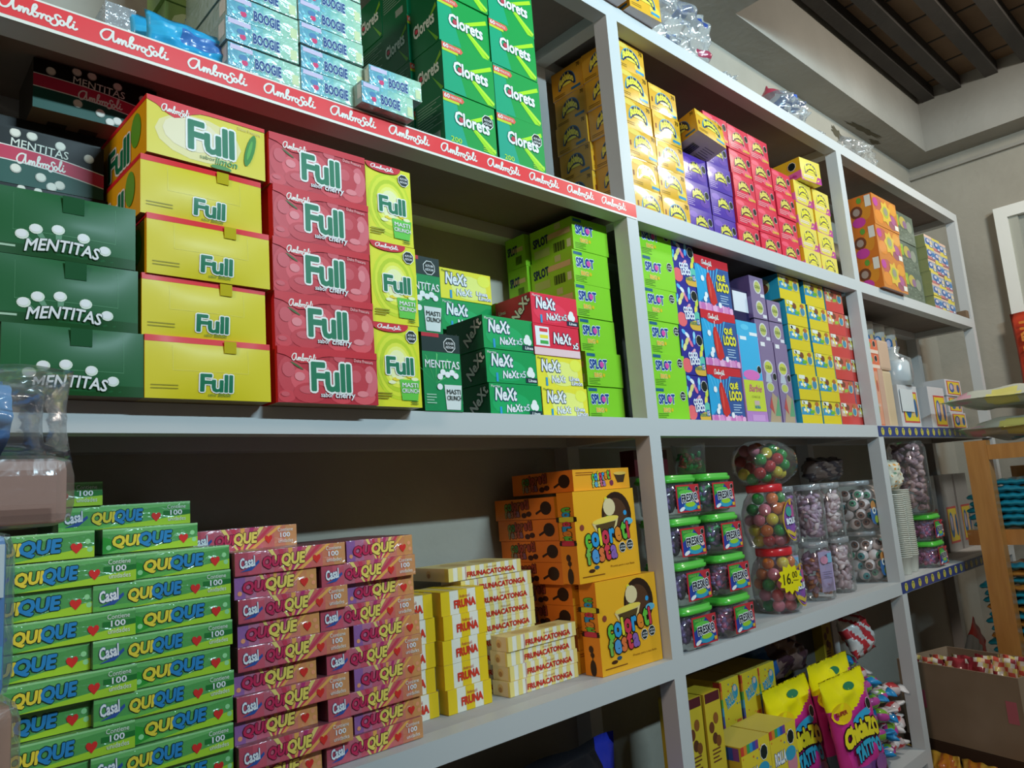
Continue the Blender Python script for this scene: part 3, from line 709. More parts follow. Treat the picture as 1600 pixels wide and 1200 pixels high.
# ================================================================== lower shelf of the first bay
GW = film_mat('pack_wrap', amount=.05, rough=.2, scale=26, strength=1.0, milky=.07)
HEART = [(0, -.5), (.42, -.05), (.5, .22), (.36, .44), (.14, .42), (0, .26), (-.14, .42), (-.36, .44), (-.5, .22), (-.42, -.05)]
def lolly(long, red):
    A = Art('card'); h = .0385
    w, d = (.205, .148) if long else (.148, .205)
    base = 'b42c4c' if red else '3a9834'
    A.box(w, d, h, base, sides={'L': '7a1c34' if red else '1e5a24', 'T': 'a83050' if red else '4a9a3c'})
    f = A.F
    if red:
        cols = ['b02848', 'c03c58', 'b85068', 'c43c58', 'c46070', 'c84c5c', 'c85850', 'c87048', 'c88848']
        if not long: cols = ['8c4c98', 'b06088', 'c04c6c', 'c4586c', 'c86870', 'c87058', 'cc8040', 'cc8c40']
        for i, c in enumerate(cols): A.poly(f, ((i / len(cols), 0), ((i + 1) / len(cols), 0), ((i + 1) / len(cols), 1), (i / len(cols), 1)), c, 0)
        for i in range(7): A.poly(f, ((.42 + .02 * i, 0), (.44 + .025 * i, 0), (.32 + .09 * i, 1), (.28 + .09 * i, 1)), ('d8c070', 'b83850', 'd89c50', 'a83068')[i % 4], 1)
    else:
        A.rect(f, 0, 0, 1, .18, '5cb030', 0); A.poly(f, ((.25, .0), (1, .0), (1, .42), (.6, .2)), '98c030', 1); A.poly(f, ((0, .8), (.5, .72), (1, .9), (1, 1), (0, 1)), '62b058', 0)
        A.rect(f, 0, .93, 1, 1, '8cc488', 1)
        if not long: A.poly(f, ((0, .0), (.3, .3), (.0, .7)), '2c8a30', 1)
    x = .235 if long else .1
    y1, y2 = ('b02850', 'dcc05c') if red else ('d8c03c', '2878b4')
    dk = '501828' if red else '14301c'
    A.text(f, 'QUI', x, .2, .5, y1, w=.165 if long else .27, off=.05, sh=.12, ol=(dk, .045), lay=3)
    A.text(f, 'QUE', x + (.165 if long else .265), .2, .56, y2, w=.21 if long else .34, off=.05, sh=.12, ol=(dk, .045), lay=3)
    hx = .72 if long else .84
    A.poly(f, [(hx + .1 * px * (.75 if long else 1.05), .38 + .42 * py) for px, py in HEART], 'c42c28', 3)
    pass
    if long:
        A.poly(f, ((.04, .16), (.13, .34), (.2, .62), (.205, .5), (.14, .2)), '2c4c94', 3)
        A.text(f, 'Casal', .045, .3, .42, 'e4e8f0', w=.13, off=.03, sh=.2, ol=('30508c', .03), lay=4, rot=.14)
        if not red: A.rect(f, .78, .42, 1, .62, '1e6a2c', 1)
        A.text(f, 'Contiene', .81, .7, .18, 'dce8d8', w=.15, lay=3); A.text(f, '100', .835, .42, .22, 'e8f0e4', w=.095, off=.02, lay=3); A.text(f, 'unidades', .815, .16, .18, 'dce8d8', w=.145, lay=3)
        if not red: A.text(A.R, 'Contiene', .6, .6, .2, 'a8b8a0', w=.3, lay=2)
    else:
        for cx, cy in ((.94, .6), (.96, .3), (.06, .25)): A.oval(f, cx, cy, .1, '8cc890' if not red else 'd88c68', 1)
    return A.done('lolly_box'), ((('wrap', simple('wrap', w + .0012, d + .0012, h + .0008, GW, bev=.0015), (-.0006, -.0006, -.0003), 'clear shrink wrap'),))
KG = {(l, r): lolly(l, r) for l in (0, 1) for r in (0, 1)}
gd_, rd_ = 'green wrapped lollipop box', 'crimson wrapped lollipop box'
def crossed(red, x_l, x_m, x_r, pitch, n, y, first_long_right, names):
    """two columns; each layer has one box lengthwise and one endwise, swapped in the next layer"""
    for k in range(n):
        lr = (k % 2 == 0) == first_long_right
        for col in (0, 1):
            long = lr if col else not lr
            me, pt = KG[(int(long), int(red))]; w = .205 if long else .148
            xx = (x_r - w) if col else x_l
            xx += random.uniform(-.003, .003) + (0 if not red else random.uniform(-.004, .004)); yy = y + random.uniform(-.006, .006) + (.008 if not long else 0)
            put('lollipop_box', me, (xx, yy, Z_L + k * pitch + .0005), ordn(k, n) + ('lengthwise ' if long else 'endwise ') + (rd_ if red else gd_) + names[col],
                'box', 'crimson lollipop boxes' if red else 'green lollipop boxes', rz=random.uniform(-.012, .012) + (.0 if not red else random.uniform(-.012, .012)), parts=pt)
crossed(0, -1.4915, 0, -1.14, .0399, 10, .028, True, (', pile beside the clear bagged packs', ', pile beside the crimson boxes'))
me, pt = KG[(0, 0)]; put('lollipop_box', me, (-1.4915, .03, Z_L + .4), 'endwise green wrapped lollipop box capping the pile beside the clear bagged packs', 'box', 'green lollipop boxes', parts=pt, rz=-.01)
put('lollipop_box', me, (at(160, 865, .1).x - .0, .1, Z_L + .4), 'endwise green wrapped lollipop box set back on top of the green piles', 'box', 'green lollipop boxes', parts=pt, rz=.01)
me, pt = KG[(1, 0)]; put('lollipop_box', me, (at(297, 820, .155).x - .205, .155, Z_L + .4395), 'lengthwise green wrapped lollipop box bridging the top of the green piles', 'box', 'green lollipop boxes', parts=pt)
put('lollipop_box', me, (at(160, 775, .15).x - .205, .15, Z_L + .479), 'highest green wrapped lollipop box, nearly hidden behind the clear bagged packs', 'box', 'green lollipop boxes', parts=pt)
crossed(1, -1.131, 0, -.768, .0383, 10, .028, True, (', pile touching the green boxes', ', pile beside the striped nougat boxes'))
me, pt = KG[(1, 1)]; put('lollipop_box', me, (at(464, 835, .135).x - .205, .135, Z_L + .384), 'crimson wrapped lollipop box alone on top of the crimson piles', 'box', 'crimson lollipop boxes', parts=pt, rz=.01)
# --- yellow and white striped boxes
def striped(w, d, h, word, n, long):
    A = Art('card')
    A.box(w, d, h, 'd8d4cc', sides={'T': 'c8b478', 'L': 'cdb890' if long else 'd8b820'})
    f = A.F; r = random.Random(n)
    x = 0
    if long:
        for i in range(n):
            if i % 2 == 0: A.rect(f, i / n, 0, (i + 1) / n, 1, 'd8c478', 0)
        A.rect(f, .22, 0, .225, 1, 'b03028', 1)
        A.text(f, 'FRUNACATONGA', .24, .2, .36, 'b43024', w=.66, off=.045, lay=2); A.text(f, 'Ambrosoli', .5, .68, .16, 'b08860', w=.14, lay=2)
        A.oval(A.L, .45, .5, .3, 'c8a468', 0); A.oval(A.L, .45, .42, .18, 'a07040', 1); A.rect(A.L, .9, 0, 1, 1, 'd8c060', 0)
        A.ell(A.T, .3, .5, .12, .3, 'b89a5c', 0); A.ell(A.T, .7, .5, .12, .3, 'b89a5c', 0)
    else:
        for a, b in ((0, .2), (.4, .6), (.8, 1)): A.rect(f, a, 0, b, 1, 'd8b620', 0)
        A.text(f, 'FRUNA', .3, .25, .32, 'c03424', w=.48, off=.05, lay=2, rot=.03); A.text(f, 'Ambrosoli', .42, .66, .14, 'b05040', w=.24, lay=2)
        for a in (.1, .5): A.rect(A.L, a, 0, a + .25, 1, 'd8d4cc', 0)
        for a in (0, .4, .8): A.rect(A.T, a, 0, a + .2, 1, 'd8b620', 0)
    return A.done('striped_box')
SB = striped(.122, .12, .0498, '', 5, False); LB = striped(.226, .058, .0322, '', 17, True); LB2 = striped(.226, .075, .0322, '', 17, True)
stack('nougat_box', SB, 5, -.653, .108, Z_L, .0503, 'small striped nougat box', 'in the pile beside the long nougat bars', 'box', 'small striped nougat boxes')
stack('nougat_box', SB, 5, -.783, .125, Z_L, .0503, 'small striped nougat box', 'half hidden beside the crimson lollipop boxes', 'box', 'small striped nougat boxes')
stack('nougat_box', LB, 4, -.479, .097, Z_L, .0326, 'long striped nougat box', 'of the short pile in front of the orange boxes', 'box', 'long striped nougat boxes')
stack('nougat_box', LB2, 8, -.54, .172, Z_L, .0326, 'long striped nougat box', 'of the tall pile behind the short pile', 'box', 'long striped nougat boxes', jy=.001, jr=.0)
put('nougat_box', striped(.226, .14, .03, '', 17, True), (-.575, .175, Z_L + .262), 'long striped nougat box lying askew on the tall nougat pile', 'box', 'long striped nougat boxes', rz=-.01)
# --- orange party boxes
DISC = mat('28180f', 'gloss')
def rain(A, f, t, x, y, hh, w, cols, rot=0.0, lay=6):
    """letters of changing colour set one after another"""
    ws = [glyphs(ch)[4] + .12 for ch in t]; k = w / sum(ws); c, s = math.cos(rot), math.sin(rot); p = 0
    for i, ch in enumerate(t):
        tall = 1.28 if ch in 'lftid' else 1.0
        A.text(f, ch, x + p * c, y + p * f.W / f.H * s, hh * tall * .8, cols[i % len(cols)], w=(ws[i] - .12) * k, off=.05, ol=('1c140c', .045), lay=lay, rot=rot); p += ws[i] * k
def spoon(A, f, x, y, s, vert=False, lay=1):
    if vert:
        A.ell(f, x, y, .2 * s, .1 * s, '2c1a10', lay, 14); A.rect(f, x - .03 * s, y + .1 * s, x + .03 * s, y + .24 * s, '2c1a10', lay)
    else:
        A.ell(f, x, y, .09 * s, .32 * s, '2c1a10', lay, 14); A.poly(f, ((x - .16 * s, y - .3 * s), (x - .06 * s, y - .12 * s), (x - .07 * s, y - .02 * s), (x - .17 * s, y - .2 * s)), '2c1a10', lay)
def party(front):
    A = Art('card')
    C7 = ['58a838', '2c88c0', 'c8c030', 'b83048', '2c88c0', 'c87828', '58a838', 'b83048']
    c6 = ['98b860', '5898b8', 'c0b060', 'b85868', '8868a0']
    if front:
        w, d, h = .232, .056, .222
        A.box(w, d, h, 'e09c22', sides={'L': 'd8801c', 'T': 'e0982a'})
        f = A.F
        A.ell(f, .68, .7, .25, .27, '2a1a12', 0, 24); A.ell(f, .66, .68, .2, .22, '4a3020', 1, 20)
        for i in range(9): A.ell(f, .62 + .2 * math.cos(i * 2.1), .72 + .17 * math.sin(i * 1.7), .03, .03, ('2c88c0', 'c8c030', '58a838', 'd8d0c0')[i % 4], 2, 8)
        A.ell(f, .56, .8, .1, .1, 'c8b890', 3); A.poly(f, ((.26, .63), (.7, .68), (.62, .5), (.36, .48)), 'c8b480', 3); A.poly(f, ((.31, .61), (.65, .64), (.58, .5), (.38, .49)), '4c3a20', 4)
        A.ell(f, .48, .66, .22, .035, 'd8bc50', 5, 14, rot=.1); A.ell(f, .86, .62, .08, .04, '58a0c0', 4)
        for i in range(4): A.oval(f, .16 + i * .06, .49 + i * .01, .025, ('c07030', 'c89030')[i % 2], 4)
        rain(A, f, 'coloreti', .14, .37, .17, .74, C7, .09)
        rain(A, f, 'festa', .14, .2, .16, .5, ['6aa048', '4a88c0', 'c86838', 'c03848', '7c58a0'], .07)
        A.octo(f, .72, .33, .062, 4); A.octo(f, .85, .35, .062, 4)
        A.text(f, 'Pronto para a sua festa', .5, .12, .03, '6a3c10', w=.4, sh=.1, lay=2); A.lines(f, .05, .06, .35, 1, .02, '7a4a14', 2, .012)
        A.ell(f, .2, .12, .05, .02, '3c2010', 2); A.ell(f, .28, .15, .04, .022, '204868', 2); A.oval(f, .1, .6, .035, '7c3a2c', 2)
        L = A.L
        for i, ch in enumerate('coloreti'): A.text(L, ch, .3, .78 - i * .052, .05, C7[i], w=.42, off=.05, ol=('2a1a10', .04), lay=2)
        A.ell(L, .45, .28, .14, .04, '3c2010', 1); A.ell(L, .5, .22, .12, .03, '3c2010', 1); spoon(A, L, .5, .08, .9, True)
        return A.done('party_box')
    w, d, h = .22, .225, .054
    A.box(w, d, h, 'de8a22', sides={'L': 'c86c20', 'F': 'dc9424'})
    L, f = A.L, A.F
    rain(A, L, 'coloreti', .18, .45, .38, .42, ['6a7a38', '40682c', '8a3a28', '8a3a28', '8a4828', '8a3a28', '8a3a28', '8a3a28'], .05, lay=3)
    rain(A, L, 'festa', .18, .12, .3, .26, ['8a7a48', '7a6a60', '9a5838', '9a4838', '7a5060'], .05, lay=2)
    A.ell(L, .5, .2, .045, .13, '3a1c10', 1); A.ell(L, .58, .26, .045, .13, '3a1c10', 1); spoon(A, L, .86, .5, 1)
    A.lines(f, .05, .82, .3, 2, .1, '8a5014', 1, .04); rain(A, f, 'coloreti', .32, .45, .36, .34, C7, .05, lay=3); rain(A, f, 'festa', .32, .14, .28, .24, c6, .05, lay=3)
    A.oval(f, .66, .3, .14, '6a2c48', 2); A.poly(f, ((.72, .7), (.93, .72), (.88, .3), (.77, .3)), '3a2a18', 2); A.ell(f, .825, .74, .12, .08, 'c8a850', 3)
    return A.done('party_box')
PF, PX = party(True), party(False)
pd = 'orange party candy box'
put('candy_box', PF, (-.236, .034, Z_L), 'lower upright ' + pd + ' with rainbow lettering', 'box', 'orange party candy boxes', rz=-.03)
put('candy_box', PF, (-.282, .04, Z_L + .2235), 'upper upright ' + pd + ' with rainbow lettering', 'box', 'orange party candy boxes', rz=-.02)
stack('candy_box', PX, 8, -.27, .106, Z_L, .0548, 'flat ' + pd, 'in the pile behind the upright orange boxes', 'box', 'orange party candy boxes', dx=[.03, .034, .03, .026, .0, .0, -.002, -.012], jx=.003, jy=.001)
put('candy_box', PX, (-.262, .052, Z_L + .4465), 'flat ' + pd + ' crowning the upright box and the flat pile', 'box', 'orange party candy boxes', rz=-.01)
# --- dark bags under the lower shelf
def dpaint(u, v): return '2430a0' if (u > .86 and v > .5) else '17171c'
for i, (x, y, w, h, d) in enumerate(((-.74, .055, .50, .34, 'black plastic snack bag with a blue corner standing below the white shelf'), (-.62, .17, .56, .44, 'taller black plastic snack bag behind the blue-cornered bag'), (-.235, .06, .22, .33, 'shiny royal blue snack bag on the lowest shelf'))):
    put('snack_bag', pouch(w, h, .075, None, dpaint if i < 2 else (lambda u, v: '2a38b4'), wr=.010, seed=20 + i, name='snack_bag'), (x, y, Z_B + .004), d, 'bag', 'bags on the lowest shelf')

# ================================================================== second bay, upper shelf: small arched-letter gum boxes
def arch(A, f, x, y, w, hh, big='e8d83c', line='1c2c54', halo='3c98c4', word='Bubbaloo'):
    W_, H_ = w, hh
    pts = [(x + W_ * (.5 - .58 * math.cos(t)), y + H_ * (-.05 + 1.15 * math.sin(t) ** .8)) for t in [math.pi * i / 12 for i in range(13)]] + [(x + W_ * (.5 + .46 * math.cos(t)), y + H_ * (-.1 + .3 * math.sin(t))) for t in [math.pi * i / 8 for i in range(9)]]
    A.poly(f, pts, halo, 1)
    pts2 = [((px - x - W_ / 2) * .92 + x + W_ / 2, (py - y) * .93 + y + .01) for px, py in pts]
    A.poly(f, pts2, line, 2)
    A.text(f, word, x + .02 * W_, y + .03, hh * .5, big, w=w * .92, off=.06, lay=3, arc=hh * .42)
    A.ell(f, x + W_ * .5, y + H_ * .12, W_ * .3, H_ * .2, big, 3, 14, a0=0, a1=math.pi)
def bubble(base, side, kind):
    A = Art('gloss'); w, d, h = .148, .134, .0958
    A.box(w, d, h, base, sides={'L': side, 'B': 'b8b0b8' if kind == 'gold' else base, 'T': side}, grid=8)
    f, L = A.F, A.L
    if kind == 'gold':
        A.poly(f, ((0, .7), (.6, 1), (0, 1)), 'd0a838', 0); A.ell(f, .8, .25, .18, .2, 'd4b848', 0); A.ell(f, .25, .85, .2, .1, 'd8bc58', 0)
        arch(A, f, .22, .32, .56, .46, 'd8cc4c'); A.text(f, '70', .82, .78, .15, '5a4a20', w=.12, off=.02, lay=2)
        A.rect(f, .66, .1, .95, .19, '2c88b8', 1); A.lines(f, .05, .16, .3, 2, .06, '8a6a20', 1, .02); A.rect(f, .06, .35, .1, .52, '7a3c20', 1)
        arch(A, L, .25, .3, .5, .5, 'b8a838', '181c34', '24567c'); A.text(L, '70', .84, .8, .13, '2c2410', w=.1, off=.02, lay=2)  # side repeats the front print in darker tones, shade painted in
        A.rect(L, .62, .08, .92, .17, '1c4c6c', 1); A.lines(L, .06, .12, .35, 2, .06, '4a3810', 1, .02)
        for i in range(12): A.rect(A.B, .2 + i * .02, .3, .21 + i * .02 + .006 * (i % 3), .65, '38343c', 1)
        A.lines(A.B, .55, .7, .35, 7, .07, '58545c', 1, .02)
    elif kind == 'violet':
        A.ell(f, .2, .75, .16, .12, '6848a8', 0); A.ell(f, .75, .3, .2, .16, '5c3c98', 0)
        arch(A, f, .26, .34, .5, .42, 'c8c050', '281c54', '7c58b8'); A.octo(f, .86, .62, .16, 2, False); A.lines(f, .05, .3, .28, 4, .07, 'a890c8', 1, .025)
    elif kind == 'red':
        A.ell(f, .2, .85, .18, .1, 'd85068', 0); A.ell(f, .7, .2, .2, .14, 'd85870', 0)
        arch(A, f, .18, .34, .52, .42, 'c8b858', '501830', 'c87080'); A.octo(f, .85, .68, .15, 2, False); A.lines(f, .08, .24, .45, 3, .07, 'e0a0a8', 1, .025)
        A.text(f, 'Diviértete', .62, .08, .12, 'd8c048', w=.33, off=.02, lay=2, rot=.05); A.text(L, '70', .8, .78, .15, 'e8c8c8', w=.12, off=.02, lay=2)
    else:
        A.poly(f, ((0, 0), (1, 0), (1, .3), (0, .46)), 'b8609c', 0); A.poly(f, ((.7, 0), (1, 0), (1, .3), (.8, .3)), 'a83c88', 1)
        arch(A, f, .2, .36, .56, .46, 'd8cc40', '584c48', 'd0c880'); A.lines(f, .1, .22, .5, 2, .07, 'e0c8d8', 1, .03)
        A.octo(L, .72, .68, .2, 2, False); A.poly(L, ((.4, 0), (1, .1), (1, .42), (.4, .34)), 'd860a0', 1); A.text(L, 'sandía', .5, .15, .14, 'b03080', w=.35, off=.02, lay=2)
    return A.done('arch_gum_box', bulge=.0035)
GO, VI, RE, YP = bubble('cc9c2c', 'a87a20', 'gold'), bubble('4c3494', '3c2874', 'violet'), bubble('c42c44', 'b42840', 'red'), bubble('ccbc50', 'd0a424', 'melon')
hp = .0962; yy = .05
gdn = 'golden gum box with arched lettering'
stack('gum_box', GO, 6, .105, yy, Z_M, hp, gdn, ', column touching the grey post', 'box', 'golden gum boxes', dx=[.016, .012, .008, 0, -.006, -.008], jx=.002)
stack('gum_box', GO, 6, .10, yy + .139, Z_M, hp, gdn, ', rear column seen behind the grey post', 'box', 'golden gum boxes', jx=.003, jr=.0)
stack('gum_box', GO, 5, .254, yy, Z_M, hp, gdn, ', column beside the violet boxes', 'box', 'golden gum boxes', dx=[0.004, 0, .002, -.002, .002], jx=.002)
stack('gum_box', VI, 3, .406, yy + .005, Z_M, hp, 'violet gum box', 'under the tilted golden box', 'box', 'violet gum boxes', jx=.004)
stack('gum_box', VI, 4, .556, yy + .005, Z_M, hp, 'violet gum box', 'in the column beside the red boxes', 'box', 'violet gum boxes', jx=.004)
put('gum_box', GO, (.418, -.012, Z_M + 3 * hp + .046), 'golden gum box lying tilted on top of the violet boxes', 'box', 'golden gum boxes', rz=-.08, rx=-.2, ry=.2)
rdn = 'red gum box with arched lettering'
put('gum_box', RE, (.566, yy, Z_M + 4 * hp), rdn + ' resting on the taller violet column', 'box', 'red gum boxes', rz=-.02)
stack('gum_box', RE, 5, .708, yy, Z_M, hp, rdn, ', column next to the violet boxes', 'box', 'red gum boxes', dx=[0, .002, .006, .01, .014], jx=.003)
stack('gum_box', RE, 5, .866, yy, Z_M, hp, rdn, ', middle red column', 'box', 'red gum boxes', jx=.004)
stack('gum_box', RE, 4, 1.022, yy - .002, Z_M, hp, rdn, ', short column beside the yellow and pink boxes', 'box', 'red gum boxes', jx=.004)
ypn = 'yellow and pink gum box with arched lettering'
stack('gum_box', YP, 4, 1.205, yy, Z_M, hp, ypn, ', column beside the red boxes', 'box', 'yellow and pink gum boxes', jx=.005)
stack('gum_box', YP, 4, 1.360, yy, Z_M, hp, ypn, ', column beside the grey post', 'box', 'yellow and pink gum boxes', jx=.005)
put('gum_box', YP, (1.24, .03, Z_M + 4 * hp + .002), ypn + ' turned askew on top of its pile', 'box', 'yellow and pink gum boxes', rz=-.1)

# ================================================================== second bay, middle shelf
stack('gum_box', LIME2, 6, .118, .05, Z_C, .1005, ld, 'with a black octagon, behind the post', 'box', 'lime octagon gum boxes', dx=[-.004, 0, .004, -.004, 0, .004], jx=.002)
def coco():
    A = Art('gloss'); w, d, h = .121, .13, .1445
    A.box(w, d, h, '2c2c86', sides={'L': '20206a'})
    f = A.F
    def caps(x, y, l, rot, c1, c2):
        for k, c in ((-.25, c1), (.25, c2)): A.ell(f, x + k * l * math.cos(rot), y + k * l * math.sin(rot) * .85, l * .34, l * .16, c, 1 if k < 0 else 2, 12, rot=rot)
    for a in ((.25, .9, .3, -.5, '58a8dc', 'd8dce0'), (.62, .82, .3, 1.45, '4898d8', '88c8e8'), (.22, .66, .36, .95, 'd8d08c', 'c8c078'), (.42, .74, .3, -.95, 'e090a8', 'd8688c'), (.5, .5, .26, .6, 'd86888', 'e8a0b0'), (.9, .56, .36, 1.2, 'd8c850', 'b8c848'), (.06, .66, .2, 1.4, '58b0d8', '58b0d8')):
        caps(*a)
    A.ell(f, .18, .2, .22, .16, 'd86068', 1); A.ell(f, .8, .1, .3, .12, 'c8a040', 2); A.ell(f, .9, .28, .16, .16, '58b0a0', 1)
    A.text(f, 'COCO', .28, .36, .12, 'e8ecf0', w=.4, off=.06, ol=('6878c0', .05), lay=4, rot=.08); A.text(f, 'LOCO', .34, .22, .13, 'e8ecf0', w=.42, off=.06, ol=('6878c0', .05), lay=4, rot=.08)
    A.text(f, 'FUSION', .5, .12, .07, '3c8868', w=.34, off=.02, lay=4); A.rect(f, .82, .13, .96, .27, '20489c', 4); A.text(f, '15', .84, .15, .09, 'e8ecf0', w=.1, off=.03, lay=5)
    A.octo(f, .84, .78, .13, 3, False)
    return A.done('capsule_candy_box')
stack('candy_box', coco(), 4, .274, .05, Z_C, .1455, 'dark blue candy box printed with pastel capsules', ', beside the lime boxes', 'box', 'dark blue capsule candy boxes', dx=[.0, -.002, .0, .006], jx=.001)
def loco():
    A = Art('gloss'); w, d, h = .205, .16, .1835
    A.box(w, d, h, '2c68a8', sides={'L': '28488c', 'T': 'b02430'})
    f = A.F
    A.poly(f, ((.5, .1), (1, .1), (1, .82), (.45, .82)), '30508c', 0); A.poly(f, ((0, .1), (.28, .3), (.35, .82), (0, .82)), '2894c8', 0)
    for a in range(7): A.poly(f, ((.36, .12), (.05 + .1 * a, .84), (.08 + .1 * a, .84)), '48a8d8', 1)
    A.rect(f, 0, .84, 1, 1, 'b82834', 2); A.ell(f, .38, .84, .24, .07, 'b82834', 3, 14, a0=math.pi, a1=2 * math.pi); A.pen(f, .2, .85, .09, .3, 'ecdada', 4, .17)
    r = random.Random(5)
    for i in range(12): A.ell(f, (i + .5) / 12, .06, .07, .06 + r.uniform(0, .03), ('c884b8', 'b868a8', 'd8a0c8')[i % 3], 2 + i % 2, 9)
    A.rect(f, 0, 0, 1, .07, 'c884b8', 1)
    A.poly(f, ((.33, .7), (.39, .72), (.46, .55), (.52, .35), (.55, .18), (.42, .1), (.34, .16), (.3, .4), (.29, .6)), 'b82c2c', 4)
    A.poly(f, ((.34, .62), (.37, .64), (.4, .4), (.38, .2), (.35, .3)), 'c84840', 5); A.rect(f, .355, .7, .37, .82, 'd8dce0', 4)
    for cx, cy in ((.18, .58), (.2, .2), (.24, .28), (.62, .14)): A.oval(f, cx, cy, .055, 'd4dce4', 5)
    A.text(f, 'QUÉ', .62, .6, .14, 'd8cc38', w=.24, off=.06, ol=('2a3050', .03), lay=4); A.text(f, 'LOCO', .58, .41, .16, 'd8cc38', w=.36, off=.06, ol=('2a3050', .03), lay=4)
    A.lines(f, .66, .32, .24, 4, .045, 'a8c0d8', 3, .014)
    return A.done('blue_splash_box')
stack('candy_box', loco(), 3, .396, .05, Z_C, .184, 'blue splash candy box with a red top edge', ', by the capsule boxes', 'box', 'blue splash candy boxes', dx=[.006, .006, .008], jx=.001)
def doll():
    A = Art('gloss'); w, d, h = .138, .1, .303
    A.box(w, d, h, 'a878b8', sides={'L': 'b488c0'}); f = A.F
    A.rect(f, .03, .5, .97, 1, '38a0d0', 0); A.rect(f, .03, .14, .97, .49, 'b4c03c', 1)
    A.ell(f, .45, .55, .4, .06, 'c868b0', 1); A.octo(f, .84, .62, .05, 2, False); A.rect(f, .1, .95, .4, .99, 'e0e4e8', 1)
    A.text(f, 'Barbie', .24, .36, .08, 'b85878', w=.6, off=.012, sh=.3, lay=3); A.text(f, 'CHICLE', .32, .29, .025, '8a8a40', w=.4, lay=2); A.text(f, 'NORA', .42, .17, .035, '2878a0', w=.26, off=.03, lay=2); A.rect(f, .42, .21, .66, .26, 'b8a0a0', 2)
    A.rect(f, .25, .03, .85, .1, 'b88cc4', 1)
    return A.done('pastel_box')
xb = .614
put('candy_box', doll(), (xb, .05, Z_C), 'tall lilac and lime candy box with a sky blue upper half', 'box')
A = Art('gloss'); A.box(.136, .11, .052, '3ca0cc'); A.rect(A.F, .6, .08, .98, .3, 'd8dce0', 1); A.ell(A.F, .4, .6, .2, .2, '58b4d8', 0); put('candy_box', A.done('sky_blue_box'), (xb + .002, .052, Z_C + .3035), 'flat sky blue box on top of the lilac and lime box', 'box')
nb = simple('navy_box', .136, .12, .12, '1c1840'); o = put('candy_box', nb, (xb + .0, .07, Z_C + .356), 'dark navy box with a blank white sticker', 'box')
part(o, 'price_sticker', simple('white_sticker', .095, .001, .072, 'c8ccd8', 'gloss'), (.035, -.0012, .04), 'blank white paper sticker')
def lilac(h, tall):
    A = Art('gloss'); w, d = (.099, .11)
    A.box(w, d, h, '78688c', sides={'L': '5a4a7c', 'T': '6a5a80'}); f = A.F
    if tall:
        A.poly(f, ((.1, 0), (.9, 0), (.95, .3), (.5, .38)), 'a08c74', 0); A.poly(f, ((.2, .2), (.4, .33), (.5, .12)), 'a84848', 1); A.poly(f, ((.55, .1), (.9, .36), (.95, .1)), '58906c', 1)
        A.ell(f, .45, .68, .34, .09, 'b8b4c8', 1); A.ell(f, .45, .68, .28, .07, 'b4b850', 2); A.text(f, 'COLA', .25, .66, .04, '6a7a30', w=.4, off=.03, lay=3)
        A.ell(f, .42, .44, .28, .06, 'b0b0b8', 1); A.ell(f, .42, .44, .22, .045, 'a8b058', 2); A.rect(f, .1, .93, .4, .98, 'd4d4dc', 1); A.octo(f, .82, .57, .05, 2, False)
        A.poly(f, ((.15, .5), (.6, .5), (.5, .62), (.25, .62)), 'a8b0c0', 0)
    else:
        A.oval(f, .52, .52, .33, 'c0c0c4', 1, 20); A.oval(f, .52, .52, .26, 'a8ac60', 2, 18); A.text(f, 'COLA', .32, .45, .13, '6a7a40', w=.4, off=.03, lay=3); A.rect(f, .68, .06, .96, .22, 'c8c8d4', 1)
    return A.done('lilac_pack')
LT, LS = lilac(.298, True), lilac(.078, False)
for c, (x, nm) in enumerate(((.758, 'beside the lilac and lime box'), (.862, 'beside the yellow display boxes'))):
    put('candy_pack', LT, (x, .052, Z_C), 'tall mauve pack with a lime medallion, ' + nm, 'pack', 'mauve candy packs', rz=.01)
    stack('candy_pack', LS, 3 if c == 0 else 2, x - .004, .055, Z_C + .2985, .0795, 'small mauve medallion pack', 'in the pile ' + nm, 'pack', 'mauve candy packs', dx=[0, -.006, .0], jx=.003, jr=.02)
def display(base, low, hot):
    A = Art('gloss'); w, d, h = .164, .15, .0948
    A.box(w, d, h, base, sides={'L': '2894b8', 'R': '2894b8', 'T': '2894b8'}); f = A.F
    A.rect(f, 0, .0, 1, .42, low, 0); A.rect(f, 0, .42, 1, .435, 'a8901c' if not hot else '98302c', 1)
    A.ell(f, .3, .42, .3, .3, '2c88b4' if not hot else 'b86048', 1, 16, a0=0, a1=math.pi) ; A.poly(f, ((.05, .42), (.3, .42), (.2, .75), (.02, .7)), '2c88b4' if not hot else 'c0a090', 1)
    A.poly(f, ((.42, .45), (.64, .5), (.62, .62), (.42, .58)), '5aa030' if not hot else '8cb038', 3); A.ell(f, .42, .8, .1, .13, '6a3c28', 2); A.ell(f, .8, .66, .14, .22, 'd8cc9c', 2); A.ell(f, .8, .64, .11, .18, '3c7c9c', 3); A.ell(f, .8, .86, .09, .1, 'a0602c', 4)
    A.poly(f, ((.1, .95), (.18, .95), (.32, .5), (.25, .5)), 'd8d060', 3); A.rect(f, .12, .55, .38, .66, 'd4dce4', 2)
    A.ell(A.L, .6, .6, .16, .3, 'b8c890', 1); A.ell(A.L, .6, .5, .12, .2, '6a3a28', 2); A.octo(A.L, .3, .6, .2, 2, False)
    return A.done('display_box')
DY, DR = display('c8b82c', 'c8b420', False), display('b85040', 'b83834', True)
tag = simple('price_tag', .045, .001, .014, 'd0d4d4', 'gloss'); tgp = (('price_tag', tag, (.012, -.0013, .079), 'small white price tag'),)
ddx = [.022, .014, .004, -.004, -.012, -.03]
dy, dr = 'yellow display candy box with blue pictures', 'orange-red display candy box'
